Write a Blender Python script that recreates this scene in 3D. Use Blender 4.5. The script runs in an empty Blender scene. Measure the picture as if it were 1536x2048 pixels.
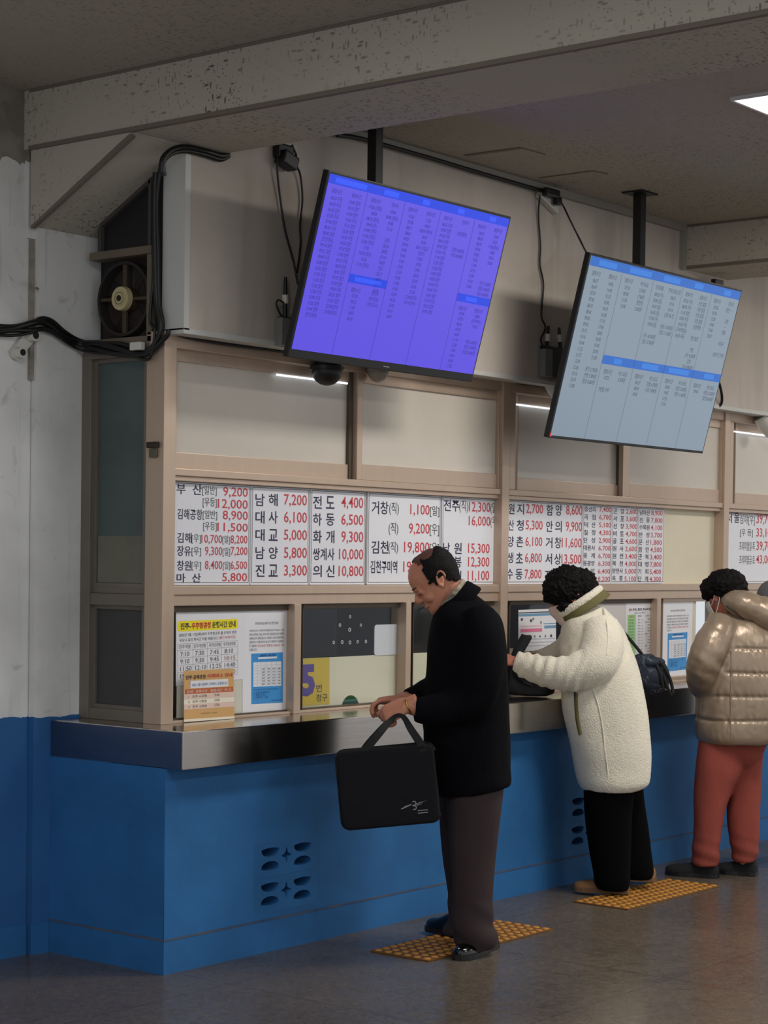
import bpy, bmesh, math, random
import numpy as np
from mathutils import Vector, Matrix, noise, Quaternion
random.seed(7)
SC = bpy.context.scene
COL = SC.collection
PI = math.pi

# ------------------------------------------------------------------ camera
F, CX, CY = 3849.26, 775.507, 1208.128          # focal length and principal point of the 1536 x 2048 frame
YAW, PITCH, ROLL = 0.8975816, -0.0232740, 0.0130729
cy_, sy_, cp_, sp_ = math.cos(YAW), math.sin(YAW), math.cos(PITCH), math.sin(PITCH)
FW = Vector((sy_ * cp_, cy_ * cp_, sp_))
r0 = Vector((cy_, -sy_, 0)); u0 = r0.cross(FW)
RT = math.cos(ROLL) * r0 + math.sin(ROLL) * u0
UP = -math.sin(ROLL) * r0 + math.cos(ROLL) * u0
def ray(px, py): return RT * ((px - CX) / F) - UP * ((py - CY) / F) + FW
_d = ray(327, 1950)
CAM = _d * (1.605 / _d.z); CAM.z = 1.605
CAM = Vector((-_d.x * (1.605 / -_d.z), -_d.y * (1.605 / -_d.z), 1.605))
cam = bpy.data.cameras.new('camera'); camo = bpy.data.objects.new('camera', cam); COL.objects.link(camo)
cam.sensor_fit = 'VERTICAL'; cam.sensor_height = 36; cam.lens = F / 2048 * 36
cam.shift_x = (768 - CX) / 2048; cam.shift_y = (CY - 1024) / 2048
cam.clip_start = .05; cam.clip_end = 80
mw = Matrix((RT, UP, -FW)).transposed().to_4x4(); mw.translation = CAM
camo.matrix_world = mw
SC.camera = camo

# ------------------------------------------------------------------ world, light, exposure
def lin(c):
    return tuple(((v / 255) / 12.92 if v / 255 <= .04045 else ((v / 255 + .055) / 1.055) ** 2.4) for v in c)
SC.view_settings.view_transform = 'Standard'; SC.view_settings.look = 'None'
SC.view_settings.gamma = 1; SC.view_settings.use_curve_mapping = False
SC.view_settings.exposure = 0.0
SC.cycles.use_denoising = True
SC.cycles.max_bounces = 8
w = bpy.data.worlds.new('hall_daylight'); SC.world = w; w.use_nodes = True
w.node_tree.nodes['Background'].inputs[0].default_value = (.94, .96, 1.0, 1)
w.node_tree.nodes['Background'].inputs[1].default_value = .80
def area(name, loc, sx, sy, power, col, rot=(0, 0, 0)):
    l = bpy.data.lights.new(name, 'AREA'); l.shape = 'RECTANGLE'; l.size = sx; l.size_y = sy
    l.energy = power; l.color = col
    o = bpy.data.objects.new(name, l); o.location = loc; o.rotation_euler = rot; COL.objects.link(o); return o
WARM = (1.0, .95, .885)
LAMPS = [(2.17, -1.83), (2.17, -4.6), (-2.17, -4.6), (6.3, -1.83), (6.3, -4.6), (-2.17, -1.83)]
LP = [58, 44, 40, 50, 44, 27]
for (lx, ly), p in zip(LAMPS, LP):
    area('ceiling_panel_light', (lx, ly, 3.422), 1.16, .56, p, WARM if lx > 0 else (.92, .96, 1.0))

# ------------------------------------------------------------------ helpers
def on(px, py, x=None, y=None, z=None):
    d = ray(px, py)
    if x is not None: t = (x - CAM.x) / d.x
    elif y is not None: t = (y - CAM.y) / d.y
    else: t = (z - CAM.z) / d.z
    return CAM + d * t
MW = {}
def world_of(o): return MW.get(o.name, Matrix.Identity(4))
def tag(o, label=None, cat=None, group=None, kind=None):
    if label: o['label'] = label
    if cat: o['category'] = cat
    if group: o['group'] = group
    if kind: o['kind'] = kind
    return o
def thing(name, label, cat, loc=(0, 0, 0), rot=None, group=None, kind=None):
    o = bpy.data.objects.new(name, None); COL.objects.link(o)
    m = (rot.to_4x4() if rot is not None else Matrix.Identity(4)); m.translation = Vector(loc)
    o.matrix_world = m; MW[o.name] = m.copy()
    o.empty_display_size = .1
    return tag(o, label, cat, group, kind)
def smooth(me, ang=None):
    me.polygons.foreach_set('use_smooth', [True] * len(me.polygons))
    if ang is not None:
        try: me.set_sharp_from_angle(angle=math.radians(ang))
        except Exception: pass
def link(name, me, mat, parent=None, sm=None, local=False):
    """mesh given in world coordinates (local=True: in the parent's); linked as one object"""
    o = bpy.data.objects.new(name, me)
    if mat is not None and not me.materials: me.materials.append(mat)
    if sm is not None: smooth(me, sm)
    COL.objects.link(o)
    if parent is not None:
        pm = world_of(parent)
        if not local: me.transform(pm.inverted())
        o.parent = parent
        MW[o.name] = pm.copy()
    else:
        co = np.empty(len(me.vertices) * 3); me.vertices.foreach_get('co', co); co = co.reshape(-1, 3)
        lo, hi = co.min(0), co.max(0); c = Vector(((lo[0] + hi[0]) / 2, (lo[1] + hi[1]) / 2, lo[2]))
        me.transform(Matrix.Translation(-c)); o.location = c; MW[o.name] = Matrix.Translation(c)
    return o
class MB:
    """collects shapes in one bmesh"""
    def __init__(s): s.bm = bmesh.new(); s.mats = []; s.mi = 0
    def use(s, mat):
        if mat not in s.mats: s.mats.append(mat)
        s.mi = s.mats.index(mat); return s
    def _f(s, vs):
        try:
            f = s.bm.faces.new(vs); f.material_index = s.mi; return f
        except ValueError: return None
    def box(s, a, b, bev=0, M=None):
        x0, y0, z0 = min(a[0], b[0]), min(a[1], b[1]), min(a[2], b[2]); x1, y1, z1 = max(a[0], b[0]), max(a[1], b[1]), max(a[2], b[2])
        n0 = len(s.bm.faces)
        v = [s.bm.verts.new(p) for p in ((x0, y0, z0), (x1, y0, z0), (x1, y1, z0), (x0, y1, z0), (x0, y0, z1), (x1, y0, z1), (x1, y1, z1), (x0, y1, z1))]
        fs = [s._f([v[i] for i in q]) for q in ((3, 2, 1, 0), (4, 5, 6, 7), (0, 1, 5, 4), (1, 2, 6, 5), (2, 3, 7, 6), (3, 0, 4, 7))]
        if bev > 0:
            es = list({e for f in fs for e in f.edges})
            r = bmesh.ops.bevel(s.bm, geom=es, offset=bev, segments=2, affect='EDGES', profile=.6)
            for f in r['faces']: f.material_index = s.mi
            vs = {q for f in r['faces'] for q in f.verts} | {q for f in fs if f.is_valid for q in f.verts}
        else: vs = set(v)
        if M is not None:
            for q in vs: q.co = M @ q.co
        return s
    def prism(s, pts, d):
        """closed outline pts (3D, in order) pushed along vector d"""
        d = Vector(d); a = [s.bm.verts.new(p) for p in pts]; b = [s.bm.verts.new(Vector(p) + d) for p in pts]
        n = len(pts); s._f(a[::-1]); s._f(b)
        for i in range(n): s._f([a[i], a[(i + 1) % n], b[(i + 1) % n], b[i]])
        return s
    def loft(s, rings, cap=True):
        vs = [[s.bm.verts.new(p) for p in r] for r in rings]; n = len(rings[0])
        for a, b in zip(vs, vs[1:]):
            for i in range(n): s._f([a[i], a[(i + 1) % n], b[(i + 1) % n], b[i]])
        if cap: s._f(vs[0][::-1]); s._f(vs[-1])
        return s
    def tube(s, pts, r, n=8, cap=True):
        pts = [Vector(p) for p in pts]; R = r if hasattr(r, '__len__') else [r] * len(pts)
        rings = []; ref = None
        for i, p in enumerate(pts):
            t = (pts[min(i + 1, len(pts) - 1)] - pts[max(i - 1, 0)]).normalized()
            if ref is None: ref = t.orthogonal().normalized()
            ref = (ref - t * ref.dot(t));
            if ref.length < 1e-5: ref = t.orthogonal()
            ref.normalize(); b = t.cross(ref)
            rr = R[i] if hasattr(R[i], '__len__') else (R[i], R[i])
            rings.append([p + ref * (rr[0] * math.cos(2 * PI * k / n)) + b * (rr[1] * math.sin(2 * PI * k / n)) for k in range(n)])
        return s.loft(rings, cap)
    def ell(s, c, ax, n=14, m=9):
        """ellipsoid, ax = three half-axis vectors"""
        c = Vector(c); A = [Vector(q) for q in ax]; rings = []
        for j in range(m):
            th = PI * (j + .5) / m
            rings.append([c + A[2] * math.cos(th) + (A[0] * math.cos(2 * PI * k / n) + A[1] * math.sin(2 * PI * k / n)) * math.sin(th) for k in range(n)])
        return s.loft(rings[::-1])
    def disc(s, c, nrm, r, h, n=24, r2=None):
        c = Vector(c); nrm = Vector(nrm).normalized()
        return s.tube([c, c + nrm * h], [r, r if r2 is None else r2], n)
    def mesh(s, name='mesh'):
        bmesh.ops.recalc_face_normals(s.bm, faces=s.bm.faces)
        me = bpy.data.meshes.new(name); s.bm.to_mesh(me); s.bm.free()
        for m in s.mats: me.materials.append(m)
        return me
    def build(s, name, mat=None, parent=None, sm=None, local=False):
        return link(name, s.mesh(name), mat, parent, sm, local)
def catmull(pts, n=6):
    P = [Vector(p) for p in pts]; out = []
    for i in range(len(P) - 1):
        a, b, c, d = P[max(i - 1, 0)], P[i], P[i + 1], P[min(i + 2, len(P) - 1)]
        for k in range(n):
            t = k / n
            out.append(.5 * ((2 * b) + (c - a) * t + (2 * a - 5 * b + 4 * c - d) * t * t + (3 * b - a - 3 * c + d) * t ** 3))
    out.append(P[-1]); return out
def apply_mods(me, mods, name='tmp'):
    o = bpy.data.objects.new(name, me); COL.objects.link(o)
    for t, kw in mods:
        m = o.modifiers.new(t, t)
        for k, v in kw.items(): setattr(m, k, v)
    dg = bpy.context.evaluated_depsgraph_get(); dg.update()
    r = bpy.data.meshes.new_from_object(o.evaluated_get(dg)); bpy.data.objects.remove(o); return r
def outline(name, loops, thick, mat, parent, M, local=False):
    """flat shape with holes: loops of 2D points (first = outer), extruded by thick, placed by matrix M"""
    cu = bpy.data.curves.new(name, 'CURVE'); cu.dimensions = '2D'; cu.fill_mode = 'BOTH'; cu.extrude = thick / 2
    for lp in loops:
        sp = cu.splines.new('POLY'); sp.points.add(len(lp) - 1); sp.use_cyclic_u = True
        for p, q in zip(sp.points, lp): p.co = (q[0], q[1], 0, 1)
    o = bpy.data.objects.new(name, cu); COL.objects.link(o)
    dg = bpy.context.evaluated_depsgraph_get(); dg.update()
    me = bpy.data.meshes.new_from_object(o.evaluated_get(dg)); bpy.data.objects.remove(o)
    me.materials.clear(); me.transform(M)
    return link(name, me, mat, parent, None, local)
_tc = {}
def text_mesh(body, bold=0.0, align='LEFT', spacing=1.0):
    if (body, bold) not in _tc: _tc[(body, bold)] = _text_mesh(body, bold, align, spacing)
    return _tc[(body, bold)]
def _text_mesh(body, bold, align, spacing):
    cu = bpy.data.curves.new('t', 'FONT'); cu.body = body; cu.resolution_u = 2; cu.offset = bold; cu.align_x = align; cu.space_line = spacing
    o = bpy.data.objects.new('t', cu); COL.objects.link(o)
    dg = bpy.context.evaluated_depsgraph_get(); dg.update()
    me = bpy.data.meshes.new_from_object(o.evaluated_get(dg)); bpy.data.objects.remove(o); bpy.data.curves.remove(cu)
    co = np.empty(len(me.vertices) * 3); me.vertices.foreach_get('co', co); co = co.reshape(-1, 3)
    tris = [tuple(p.vertices) for p in me.polygons]
    bpy.data.meshes.remove(me); return co, tris
class TX:
    """lettering on one flat board: boxes are (x0, z0, x1, z1) in board coordinates"""
    def __init__(s): s.v = []; s.f = []
    def put(s, body, box, bold=.012, key=None):
        co, tris = text_mesh(body, bold)
        if not len(co): return s
        lo, hi = co.min(0), co.max(0); x0, z0, x1, z1 = box
        sx = (x1 - x0) / max(hi[0] - lo[0], 1e-6); sz = (z1 - z0) / max(hi[1] - lo[1], 1e-6)
        n = len(s.v)
        for p in co: s.v.append((x0 + (p[0] - lo[0]) * sx, z0 + (p[1] - lo[1]) * sz))
        s.f += [tuple(n + i for i in t) for t in tris]; return s
    def line(s, body, x, z, h, wscale=1.0, bold=.0, align='l'):
        """one line at cap height h; baseline z"""
        co, tris = text_mesh(body, bold)
        if not len(co): return s
        k = h / .73; lo, hi = co.min(0), co.max(0); wd = (hi[0] - lo[0]) * k * wscale
        xo = x if align == 'l' else (x - wd / 2 if align == 'c' else x - wd)
        n = len(s.v)
        for p in co: s.v.append((xo + (p[0] - lo[0]) * k * wscale, z + p[1] * k))
        s.f += [tuple(n + i for i in t) for t in tris]; return s
    def rect(s, x0, z0, x1, z1):
        n = len(s.v); s.v += [(x0, z0), (x1, z0), (x1, z1), (x0, z1)]; s.f.append((n, n + 1, n + 2, n + 3)); return s
    def poly(s, pts):
        n = len(s.v); s.v += list(pts); s.f.append(tuple(range(n, n + len(pts)))); return s
    def build(s, name, mat, parent, place, local=False):
        """place(x, z) -> 3D point"""
        me = bpy.data.meshes.new(name); me.from_pydata([tuple(place(*p)) for p in s.v], [], s.f); me.update()
        return link(name, me, mat, parent, None, local)

# ------------------------------------------------------------------ materials
MATS = {}
def mat(name, c, rough=.6, metal=0.0, var=0.0, vscale=6.0, bump=0.0, bscale=60.0, spec=.5, emit=None, estr=0, c2=None, coat=0, sheen=0, stretch=None):
    if name in MATS: return MATS[name]
    m = bpy.data.materials.new(name); m.use_nodes = True; nt = m.node_tree; N = nt.nodes; L = nt.links
    b = N['Principled BSDF']; col = lin(c) + (1,)
    b.inputs['Base Color'].default_value = col; b.inputs['Roughness'].default_value = rough; b.inputs['Metallic'].default_value = metal
    b.inputs['Specular IOR Level'].default_value = spec
    if coat: b.inputs['Coat Weight'].default_value = coat
    if sheen: b.inputs['Sheen Weight'].default_value = sheen
    if emit: b.inputs['Emission Color'].default_value = lin(emit) + (1,); b.inputs['Emission Strength'].default_value = estr
    tc = N.new('ShaderNodeTexCoord'); src = tc.outputs['Object']
    if stretch:
        mp = N.new('ShaderNodeMapping'); mp.inputs['Scale'].default_value = stretch; L.new(src, mp.inputs[0]); src = mp.outputs[0]
    if var or c2:
        nz = N.new('ShaderNodeTexNoise'); nz.inputs['Scale'].default_value = vscale; nz.inputs['Detail'].default_value = 6; nz.inputs['Roughness'].default_value = .65
        L.new(src, nz.inputs['Vector'])
        rp = N.new('ShaderNodeValToRGB'); rp.color_ramp.elements[0].position = .32; rp.color_ramp.elements[1].position = .68
        cc = lin(c2) if c2 else tuple(v * (1 - var) for v in lin(c))
        rp.color_ramp.elements[0].color = cc + (1,)
        rp.color_ramp.elements[1].color = tuple(min(1, v * (1 + var * .4)) for v in lin(c)) + (1,)
        L.new(nz.outputs['Fac'], rp.inputs[0]); L.new(rp.outputs[0], b.inputs['Base Color'])
    if bump:
        nb = N.new('ShaderNodeTexNoise'); nb.inputs['Scale'].default_value = bscale; nb.inputs['Detail'].default_value = 4
        L.new(src, nb.inputs['Vector']); bp = N.new('ShaderNodeBump'); bp.inputs['Strength'].default_value = bump; bp.inputs['Distance'].default_value = .01
        L.new(nb.outputs['Fac'], bp.inputs['Height']); L.new(bp.outputs[0], b.inputs['Normal'])
    MATS[name] = m; return m
def nodes(m): return m.node_tree.nodes, m.node_tree.links, m.node_tree.nodes['Principled BSDF']
def mixc(N, L, fac, a, b):
    x = N.new('ShaderNodeMix'); x.data_type = 'RGBA'
    for sock, v in ((x.inputs[0], fac), (x.inputs[6], a), (x.inputs[7], b)):
        if hasattr(v, 'links') or hasattr(v, 'is_linked'): L.new(v, sock)
        elif isinstance(v, tuple): sock.default_value = v + (1,) if len(v) == 3 else v
        else: sock.default_value = v
    return x.outputs[2]
def math_(N, L, op, a, b=None, clamp=False):
    x = N.new('ShaderNodeMath'); x.operation = op; x.use_clamp = clamp
    for i, v in enumerate((a, b)):
        if v is None: continue
        if hasattr(v, 'is_linked'): L.new(v, x.inputs[i])
        else: x.inputs[i].default_value = v
    return x.outputs[0]
def noise_(N, L, vec, scale, detail=4, dist=0):
    n = N.new('ShaderNodeTexNoise'); n.inputs['Scale'].default_value = scale; n.inputs['Detail'].default_value = detail; n.inputs['Distortion'].default_value = dist
    L.new(vec, n.inputs['Vector']); return n.outputs['Fac']
def ramp_(N, L, fac, p0, p1, c0=(0, 0, 0), c1=(1, 1, 1)):
    r = N.new('ShaderNodeValToRGB'); r.color_ramp.elements[0].position = p0; r.color_ramp.elements[1].position = p1
    r.color_ramp.elements[0].color = c0 + (1,); r.color_ramp.elements[1].color = c1 + (1,); L.new(fac, r.inputs[0]); return r.outputs[0]
def world_vec(N):
    g = N.new('ShaderNodeNewGeometry'); return g.outputs['Position']

def fleck_mat(name, c, cf, amount=.5):
    """board with pressed worm-hole flecks"""
    m = mat(name, c, .9); N, L, b = nodes(m); p = world_vec(N)
    outs = []
    for rot, sc in ((.5, (16, 60, 60)), (-.6, (60, 15, 40)), (.2, (40, 46, 15))):
        mp = N.new('ShaderNodeMapping'); mp.inputs['Rotation'].default_value = (rot, rot * .7, rot * 1.7); mp.inputs['Scale'].default_value = sc
        L.new(p, mp.inputs[0]); v = N.new('ShaderNodeTexVoronoi'); v.inputs['Scale'].default_value = 1.0
        L.new(mp.outputs[0], v.inputs['Vector'])
        outs.append(ramp_(N, L, v.outputs['Distance'], .13, .24, (1, 1, 1), (0, 0, 0)))
    s = math_(N, L, 'MAXIMUM', math_(N, L, 'MAXIMUM', outs[0], outs[1]), outs[2])
    gate = ramp_(N, L, noise_(N, L, p, 1.6, 3), .36, .62)
    f = math_(N, L, 'MULTIPLY', math_(N, L, 'MULTIPLY', s, gate), amount, True)
    big = ramp_(N, L, noise_(N, L, p, .9, 5), .3, .7, tuple(v * .86 for v in lin(c)), lin(c))
    L.new(mixc(N, L, f, big, lin(cf)), b.inputs['Base Color'])
    return m
M_CEIL = fleck_mat('ceiling_board', (172, 165, 152), (78, 68, 58), .62)
M_BEAM = fleck_mat('beam_board', (186, 180, 166), (74, 66, 56), .85)
M_SEAM = mat('seam_strip', (116, 106, 95), .8)
M_WHITEWALL = mat('worn_white_paint', (212, 211, 208), .75)
def wall_paint():
    m = M_WHITEWALL; N, L, b = nodes(m); p = world_vec(N)
    sep = N.new('ShaderNodeSeparateXYZ'); L.new(p, sep.inputs[0])
    n1 = noise_(N, L, p, 1.7, 7, .4); n2 = noise_(N, L, p, 9, 8, .8)
    mp = N.new('ShaderNodeMapping'); mp.inputs['Scale'].default_value = (26, 26, 1.6); L.new(p, mp.inputs[0]); n3 = noise_(N, L, mp.outputs[0], 1, 5)
    base = mixc(N, L, ramp_(N, L, n1, .38, .66), (lin((196, 196, 195))), (lin((226, 226, 224))))
    base = mixc(N, L, math_(N, L, 'MULTIPLY', ramp_(N, L, n2, .62, .74), .45), base, lin((140, 136, 128)))
    base = mixc(N, L, math_(N, L, 'MULTIPLY', ramp_(N, L, n3, .60, .78), .30), base, lin((130, 126, 120)))
    # bare grey plaster above the ragged top edge of the white paint
    bare = math_(N, L, 'GREATER_THAN', math_(N, L, 'ADD', sep.outputs[2], math_(N, L, 'MULTIPLY', math_(N, L, 'SUBTRACT', n2, .5), .12)), 3.16)
    base = mixc(N, L, bare, base, mixc(N, L, ramp_(N, L, n2, .4, .65), lin((122, 115, 106)), lin((146, 139, 130))))
    # the lower wall is painted blue up to about waist height, the edge ragged
    e = math_(N, L, 'ADD', sep.outputs[2], math_(N, L, 'MULTIPLY', math_(N, L, 'SUBTRACT', n2, .5), .035))
    fac = math_(N, L, 'LESS_THAN', e, .955)
    blue = mixc(N, L, ramp_(N, L, n1, .35, .7), lin((32, 84, 142)), lin((40, 98, 156)))
    L.new(mixc(N, L, fac, base, blue), b.inputs['Base Color'])
    bp = N.new('ShaderNodeBump'); bp.inputs['Strength'].default_value = .35; bp.inputs['Distance'].default_value = .01; L.new(n2, bp.inputs['Height']); L.new(bp.outputs[0], b.inputs['Normal'])
wall_paint()
M_BLUE = mat('blue_counter_paint', (46, 108, 166), .62, var=.22, vscale=2.2, bump=.12, bscale=14, spec=.3)
M_BLUE_DARK = mat('blue_paint_dim', (30, 88, 150), .7, var=.2, vscale=3)
M_SOFFIT = mat('aged_cream_wall', (196, 186, 176), .8, var=.16, vscale=1.1, bump=.12, bscale=8)
def soffit_stains():
    N, L, b = nodes(M_SOFFIT); p = world_vec(N)
    mp = N.new('ShaderNodeMapping'); mp.inputs['Scale'].default_value = (7, 7, .5); L.new(p, mp.inputs[0])
    s = ramp_(N, L, noise_(N, L, mp.outputs[0], 1, 6, .3), .52, .75)
    old = b.inputs['Base Color'].links[0].from_socket
    L.new(mixc(N, L, math_(N, L, 'MULTIPLY', s, .35), old, lin((128, 120, 108))), b.inputs['Base Color'])
soffit_stains()
M_ALU = mat('brushed_aluminium', (192, 170, 151), .42, .45, var=.05, vscale=3, stretch=(6, 6, .6))
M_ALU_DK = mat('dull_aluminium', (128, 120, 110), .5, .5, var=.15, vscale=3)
M_STEEL = mat('stainless_steel', (196, 190, 184), .16, 1.0, var=.05, vscale=5, bump=.02, bscale=5, stretch=(.6, 8, 8))
M_STEEL_SIDE = mat('brushed_stainless_edge_shade', (132, 136, 148), .34, 1.0, var=.1, vscale=4, stretch=(1, 1, 6))  # base colour darkened to stand for the dim surroundings the end face reflects
M_FILM = mat('cream_window_film', (206, 198, 186), .32, var=.05, vscale=2, spec=.5)
M_CREAM = mat('cream_board', (222, 214, 190), .55, var=.04, vscale=5)
M_WHITE = mat('white_sheet', (226, 227, 232), .38)
M_SIGNW = mat('white_sign_board', (224, 225, 232), .35, spec=.4)
M_NAVY = mat('navy_lettering', (34, 30, 66), .5)
M_GREY = mat('grey_green_lettering', (66, 78, 76), .5)
M_RED = mat('red_lettering', (196, 62, 72), .5)
M_BLACK = mat('black_plastic', (20, 20, 22), .42)
M_BLACKM = mat('black_powder_coat', (16, 16, 18), .5)
M_RUBBER = mat('black_cable', (14, 14, 15), .45)
M_DARK = mat('dark_interior', (26, 25, 28), .8)
M_PORC = mat('white_porcelain', (206, 204, 196), .3)
M_RUST = mat('rusty_brown_metal', (96, 66, 48), .7, .3, c2=(58, 44, 36), vscale=7)
M_FRAMEDK = mat('weathered_frame_metal', (120, 108, 94), .6, .3, var=.2, vscale=5)
def glass_mat(name, tint, alpha_gloss=.08, trans=.92):
    m = bpy.data.materials.new(name); m.use_nodes = True; N = m.node_tree.nodes; L = m.node_tree.links
    N.remove(N['Principled BSDF']); out = N['Material Output']
    t = N.new('ShaderNodeBsdfTransparent'); t.inputs[0].default_value = lin(tint) + (1,)
    g = N.new('ShaderNodeBsdfGlossy'); g.inputs['Roughness'].default_value = .03
    lw = N.new('ShaderNodeLayerWeight'); lw.inputs['Blend'].default_value = .5
    pw = N.new('ShaderNodeMath'); pw.operation = 'POWER'; pw.inputs[1].default_value = 5; L.new(lw.outputs['Facing'], pw.inputs[0])
    fr = N.new('ShaderNodeMath'); fr.operation = 'MULTIPLY_ADD'; fr.inputs[1].default_value = .9; fr.inputs[2].default_value = .018; L.new(pw.outputs[0], fr.inputs[0])
    mx = N.new('ShaderNodeMixShader'); L.new(fr.outputs[0], mx.inputs[0]); L.new(t.outputs[0], mx.inputs[1]); L.new(g.outputs[0], mx.inputs[2]); L.new(mx.outputs[0], out.inputs[0])
    MATS[name] = m; return m
M_GLASS = glass_mat('clear_window_glass', (249, 251, 251))
M_GLASS_G = mat('dusty_green_glass', (78, 92, 92), .28, var=.25, vscale=2.5, spec=.5)
M_GLASS_DK = mat('dusty_dark_glass', (62, 62, 64), .3, var=.2, vscale=3, spec=.5)
M_FLOOR = mat('polished_terrazzo', (104, 94, 88), .24, spec=.5)
def floor_nodes():
    N, L, b = nodes(M_FLOOR); p = world_vec(N)
    v = N.new('ShaderNodeTexVoronoi'); v.inputs['Scale'].default_value = 95; L.new(p, v.inputs['Vector'])
    n = noise_(N, L, p, 1.3, 6); n2 = noise_(N, L, p, 14, 6, .6)
    base = mixc(N, L, ramp_(N, L, n, .3, .7), lin((80, 71, 62)), lin((102, 91, 78)))
    hsv = ramp_(N, L, v.outputs['Color'], .15, .85, lin((50, 43, 39)), lin((128, 114, 100)))
    base = mixc(N, L, .26, base, hsv)
    base = mixc(N, L, math_(N, L, 'MULTIPLY', ramp_(N, L, n2, .56, .72), .35), base, lin((66, 58, 54)))
    sep = N.new('ShaderNodeSeparateXYZ'); L.new(p, sep.inputs[0])
    def joint(s, off, step):
        m = math_(N, L, 'MODULO', math_(N, L, 'ADD', s, off), step)
        return math_(N, L, 'LESS_THAN', m, .006)
    j = math_(N, L, 'MAXIMUM', joint(sep.outputs[0], 20.35, 1.2), joint(sep.outputs[1], 20.7, 1.2))
    L.new(mixc(N, L, math_(N, L, 'MULTIPLY', j, .5), base, lin((48, 42, 40))), b.inputs['Base Color'])
    L.new(ramp_(N, L, n2, .3, .75, (.16, .16, .16), (.36, .36, .36)), b.inputs['Roughness'])
floor_nodes()

# ================================================================== the setting
Z_CEIL, Z_BEAM, Y_WALL, X_SIDE, Y_BOX = 3.44, 3.207, .655, .15, .085
def struct(name, mb, m, sm=None): return tag(mb.build(name, m, None, sm), kind='structure')
struct('floor', MB().box((-7, -11, -.1), (12, 6, 0)), M_FLOOR)
struct('ceiling', MB().box((-7, -7, Z_CEIL), (12, 4.2, Z_CEIL + .12)), M_CEIL)
# left wall, and the column under the beam
struct('wall_left', MB().box((-5, Y_WALL + .03, 0), (-.095, Y_WALL + .3, Z_CEIL)), M_WHITEWALL)
struct('wall_column', MB().box((-.092, Y_WALL, 0), (.37, Y_WALL + .3, Z_BEAM)).box((-.13, Y_WALL + .012, 2.86), (-.092, Y_WALL + .1, Z_BEAM)), M_WHITEWALL)
struct('trim_14', MB().box((-.112, Y_WALL + .014, 2.3), (-.0925, Y_WALL + .06, 2.862)), mat('bare_plaster', (158, 151, 142), .9, c2=(122, 114, 104), vscale=14))
# beams with haunches
def beam(name, x0, x1):
    struct(name, MB().box((x0, -7, Z_BEAM), (x1, Y_WALL + .3, Z_CEIL - .001)), M_BEAM)
    struct('trim_beam', MB().box((x0 - .004, -7, Z_BEAM - .004), (x0 + .02, Y_WALL, Z_BEAM + .012)).box((x0 - .004, -7, Z_CEIL - .012), (x0 - .0005, Y_WALL, Z_CEIL - .001)), M_SEAM)
beam('beam_left', -.14, .37)
beam('beam_right', 3.985, 4.5)
beam('beam_far', 8.1, 8.6)
struct('beam_haunch', MB().prism([(-.13, Y_WALL, Z_BEAM - .001), (-.13, .085, Z_BEAM - .001), (-.13, Y_WALL, 2.905)], (.49, 0, 0)), M_BEAM)
hs = MB(); a = Vector((-.134, .085, Z_BEAM - .012)); b = Vector((-.134, Y_WALL - .005, 2.905)); n_ = Vector((0, -.46, -.89))
hs.prism([a, b, b + n_ * .012, a + n_ * .012], (.02, 0, 0)); struct('trim_haunch', hs, M_SEAM)
# raised front wall over the windows (a shallow box) and its edge strips
struct('wall_front', MB().box((.162, Y_BOX, 2.495), (9, .21, Z_CEIL)), M_SOFFIT)
e = MB(); e.box((.156, Y_BOX - .004, 2.49), (.185, Y_BOX - .0005, 3.2)); e.box((.155, Y_BOX - .004, 2.475), (9, .2, 2.496)); e.box((.155, Y_BOX - .003, 2.49), (.161, .2, 3.2))
struct('trim_1', e, mat('pale_edge_strip', (196, 196, 192), .5))
# ceiling corner raceway
e = MB(); e.box((.37, Y_BOX - .03, 3.405), (3.985, Y_BOX - .001, Z_CEIL)); e.box((3.955, Y_BOX - .03, 3.2), (3.985, Y_BOX - .001, 3.405)); struct('trim_2', e, mat('grey_raceway', (150, 146, 138), .6))
# thin open seams of the two ceiling hatches
for k, (pa, pb, pc) in enumerate((((932, 310), (1043, 295), (1090, 308)), ((1080, 355), (1186, 341), (1215, 347)))):
    A, B, C_ = (on(*q, z=Z_CEIL) for q in (pa, pb, pc))
    h = MB(); wd = .028 if k == 0 else .012
    for p, q, w_ in ((A, B, wd), (B, C_, .006)):
        d = (q - p).normalized(); s = Vector((-d.y, d.x, 0)) * w_ / 2
        h.prism([p - s + Vector((0, 0, -.004)), q - s + Vector((0, 0, -.004)), q + s + Vector((0, 0, -.004)), p + s + Vector((0, 0, -.004))], (0, 0, .0035))
    struct('trim_%d' % (3 + k), h, M_SEAM)

# ------------------------------------------------------------------ blue counter base with two openings for the breeze blocks
ZB = .794
VENTS = [(.503, .905), (2.80, 3.20)]; VZ0, VZ1 = .163, .449
loops = [[(0, 0), (9, 0), (9, ZB - .001), (0, ZB - .001)]] + [[(x0, VZ0), (x0, VZ1), (x1, VZ1), (x1, VZ0)] for x0, x1 in VENTS]
MF = Matrix(((1, 0, 0, 0), (0, 0, -1, 0), (0, 1, 0, 0), (0, 0, 0, 1)))          # (x, z) drawing -> upright plane facing -y
o = outline('wall_counter', loops, .12, M_BLUE, None, Matrix.Translation((0, .06, 0)) @ MF); tag(o, kind='structure')
struct('wall_counter_end', MB().box((-.0006, .004, 0), (.12, Y_WALL, ZB - .001)), M_BLUE)
sk = MB(); sk.box((-.006, -.006, 0), (9, -.0005, .128)); sk.box((-.006, 0, 0), (-.0005, Y_WALL, .128))
struct('baseboard_front', sk, M_BLUE)
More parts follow.
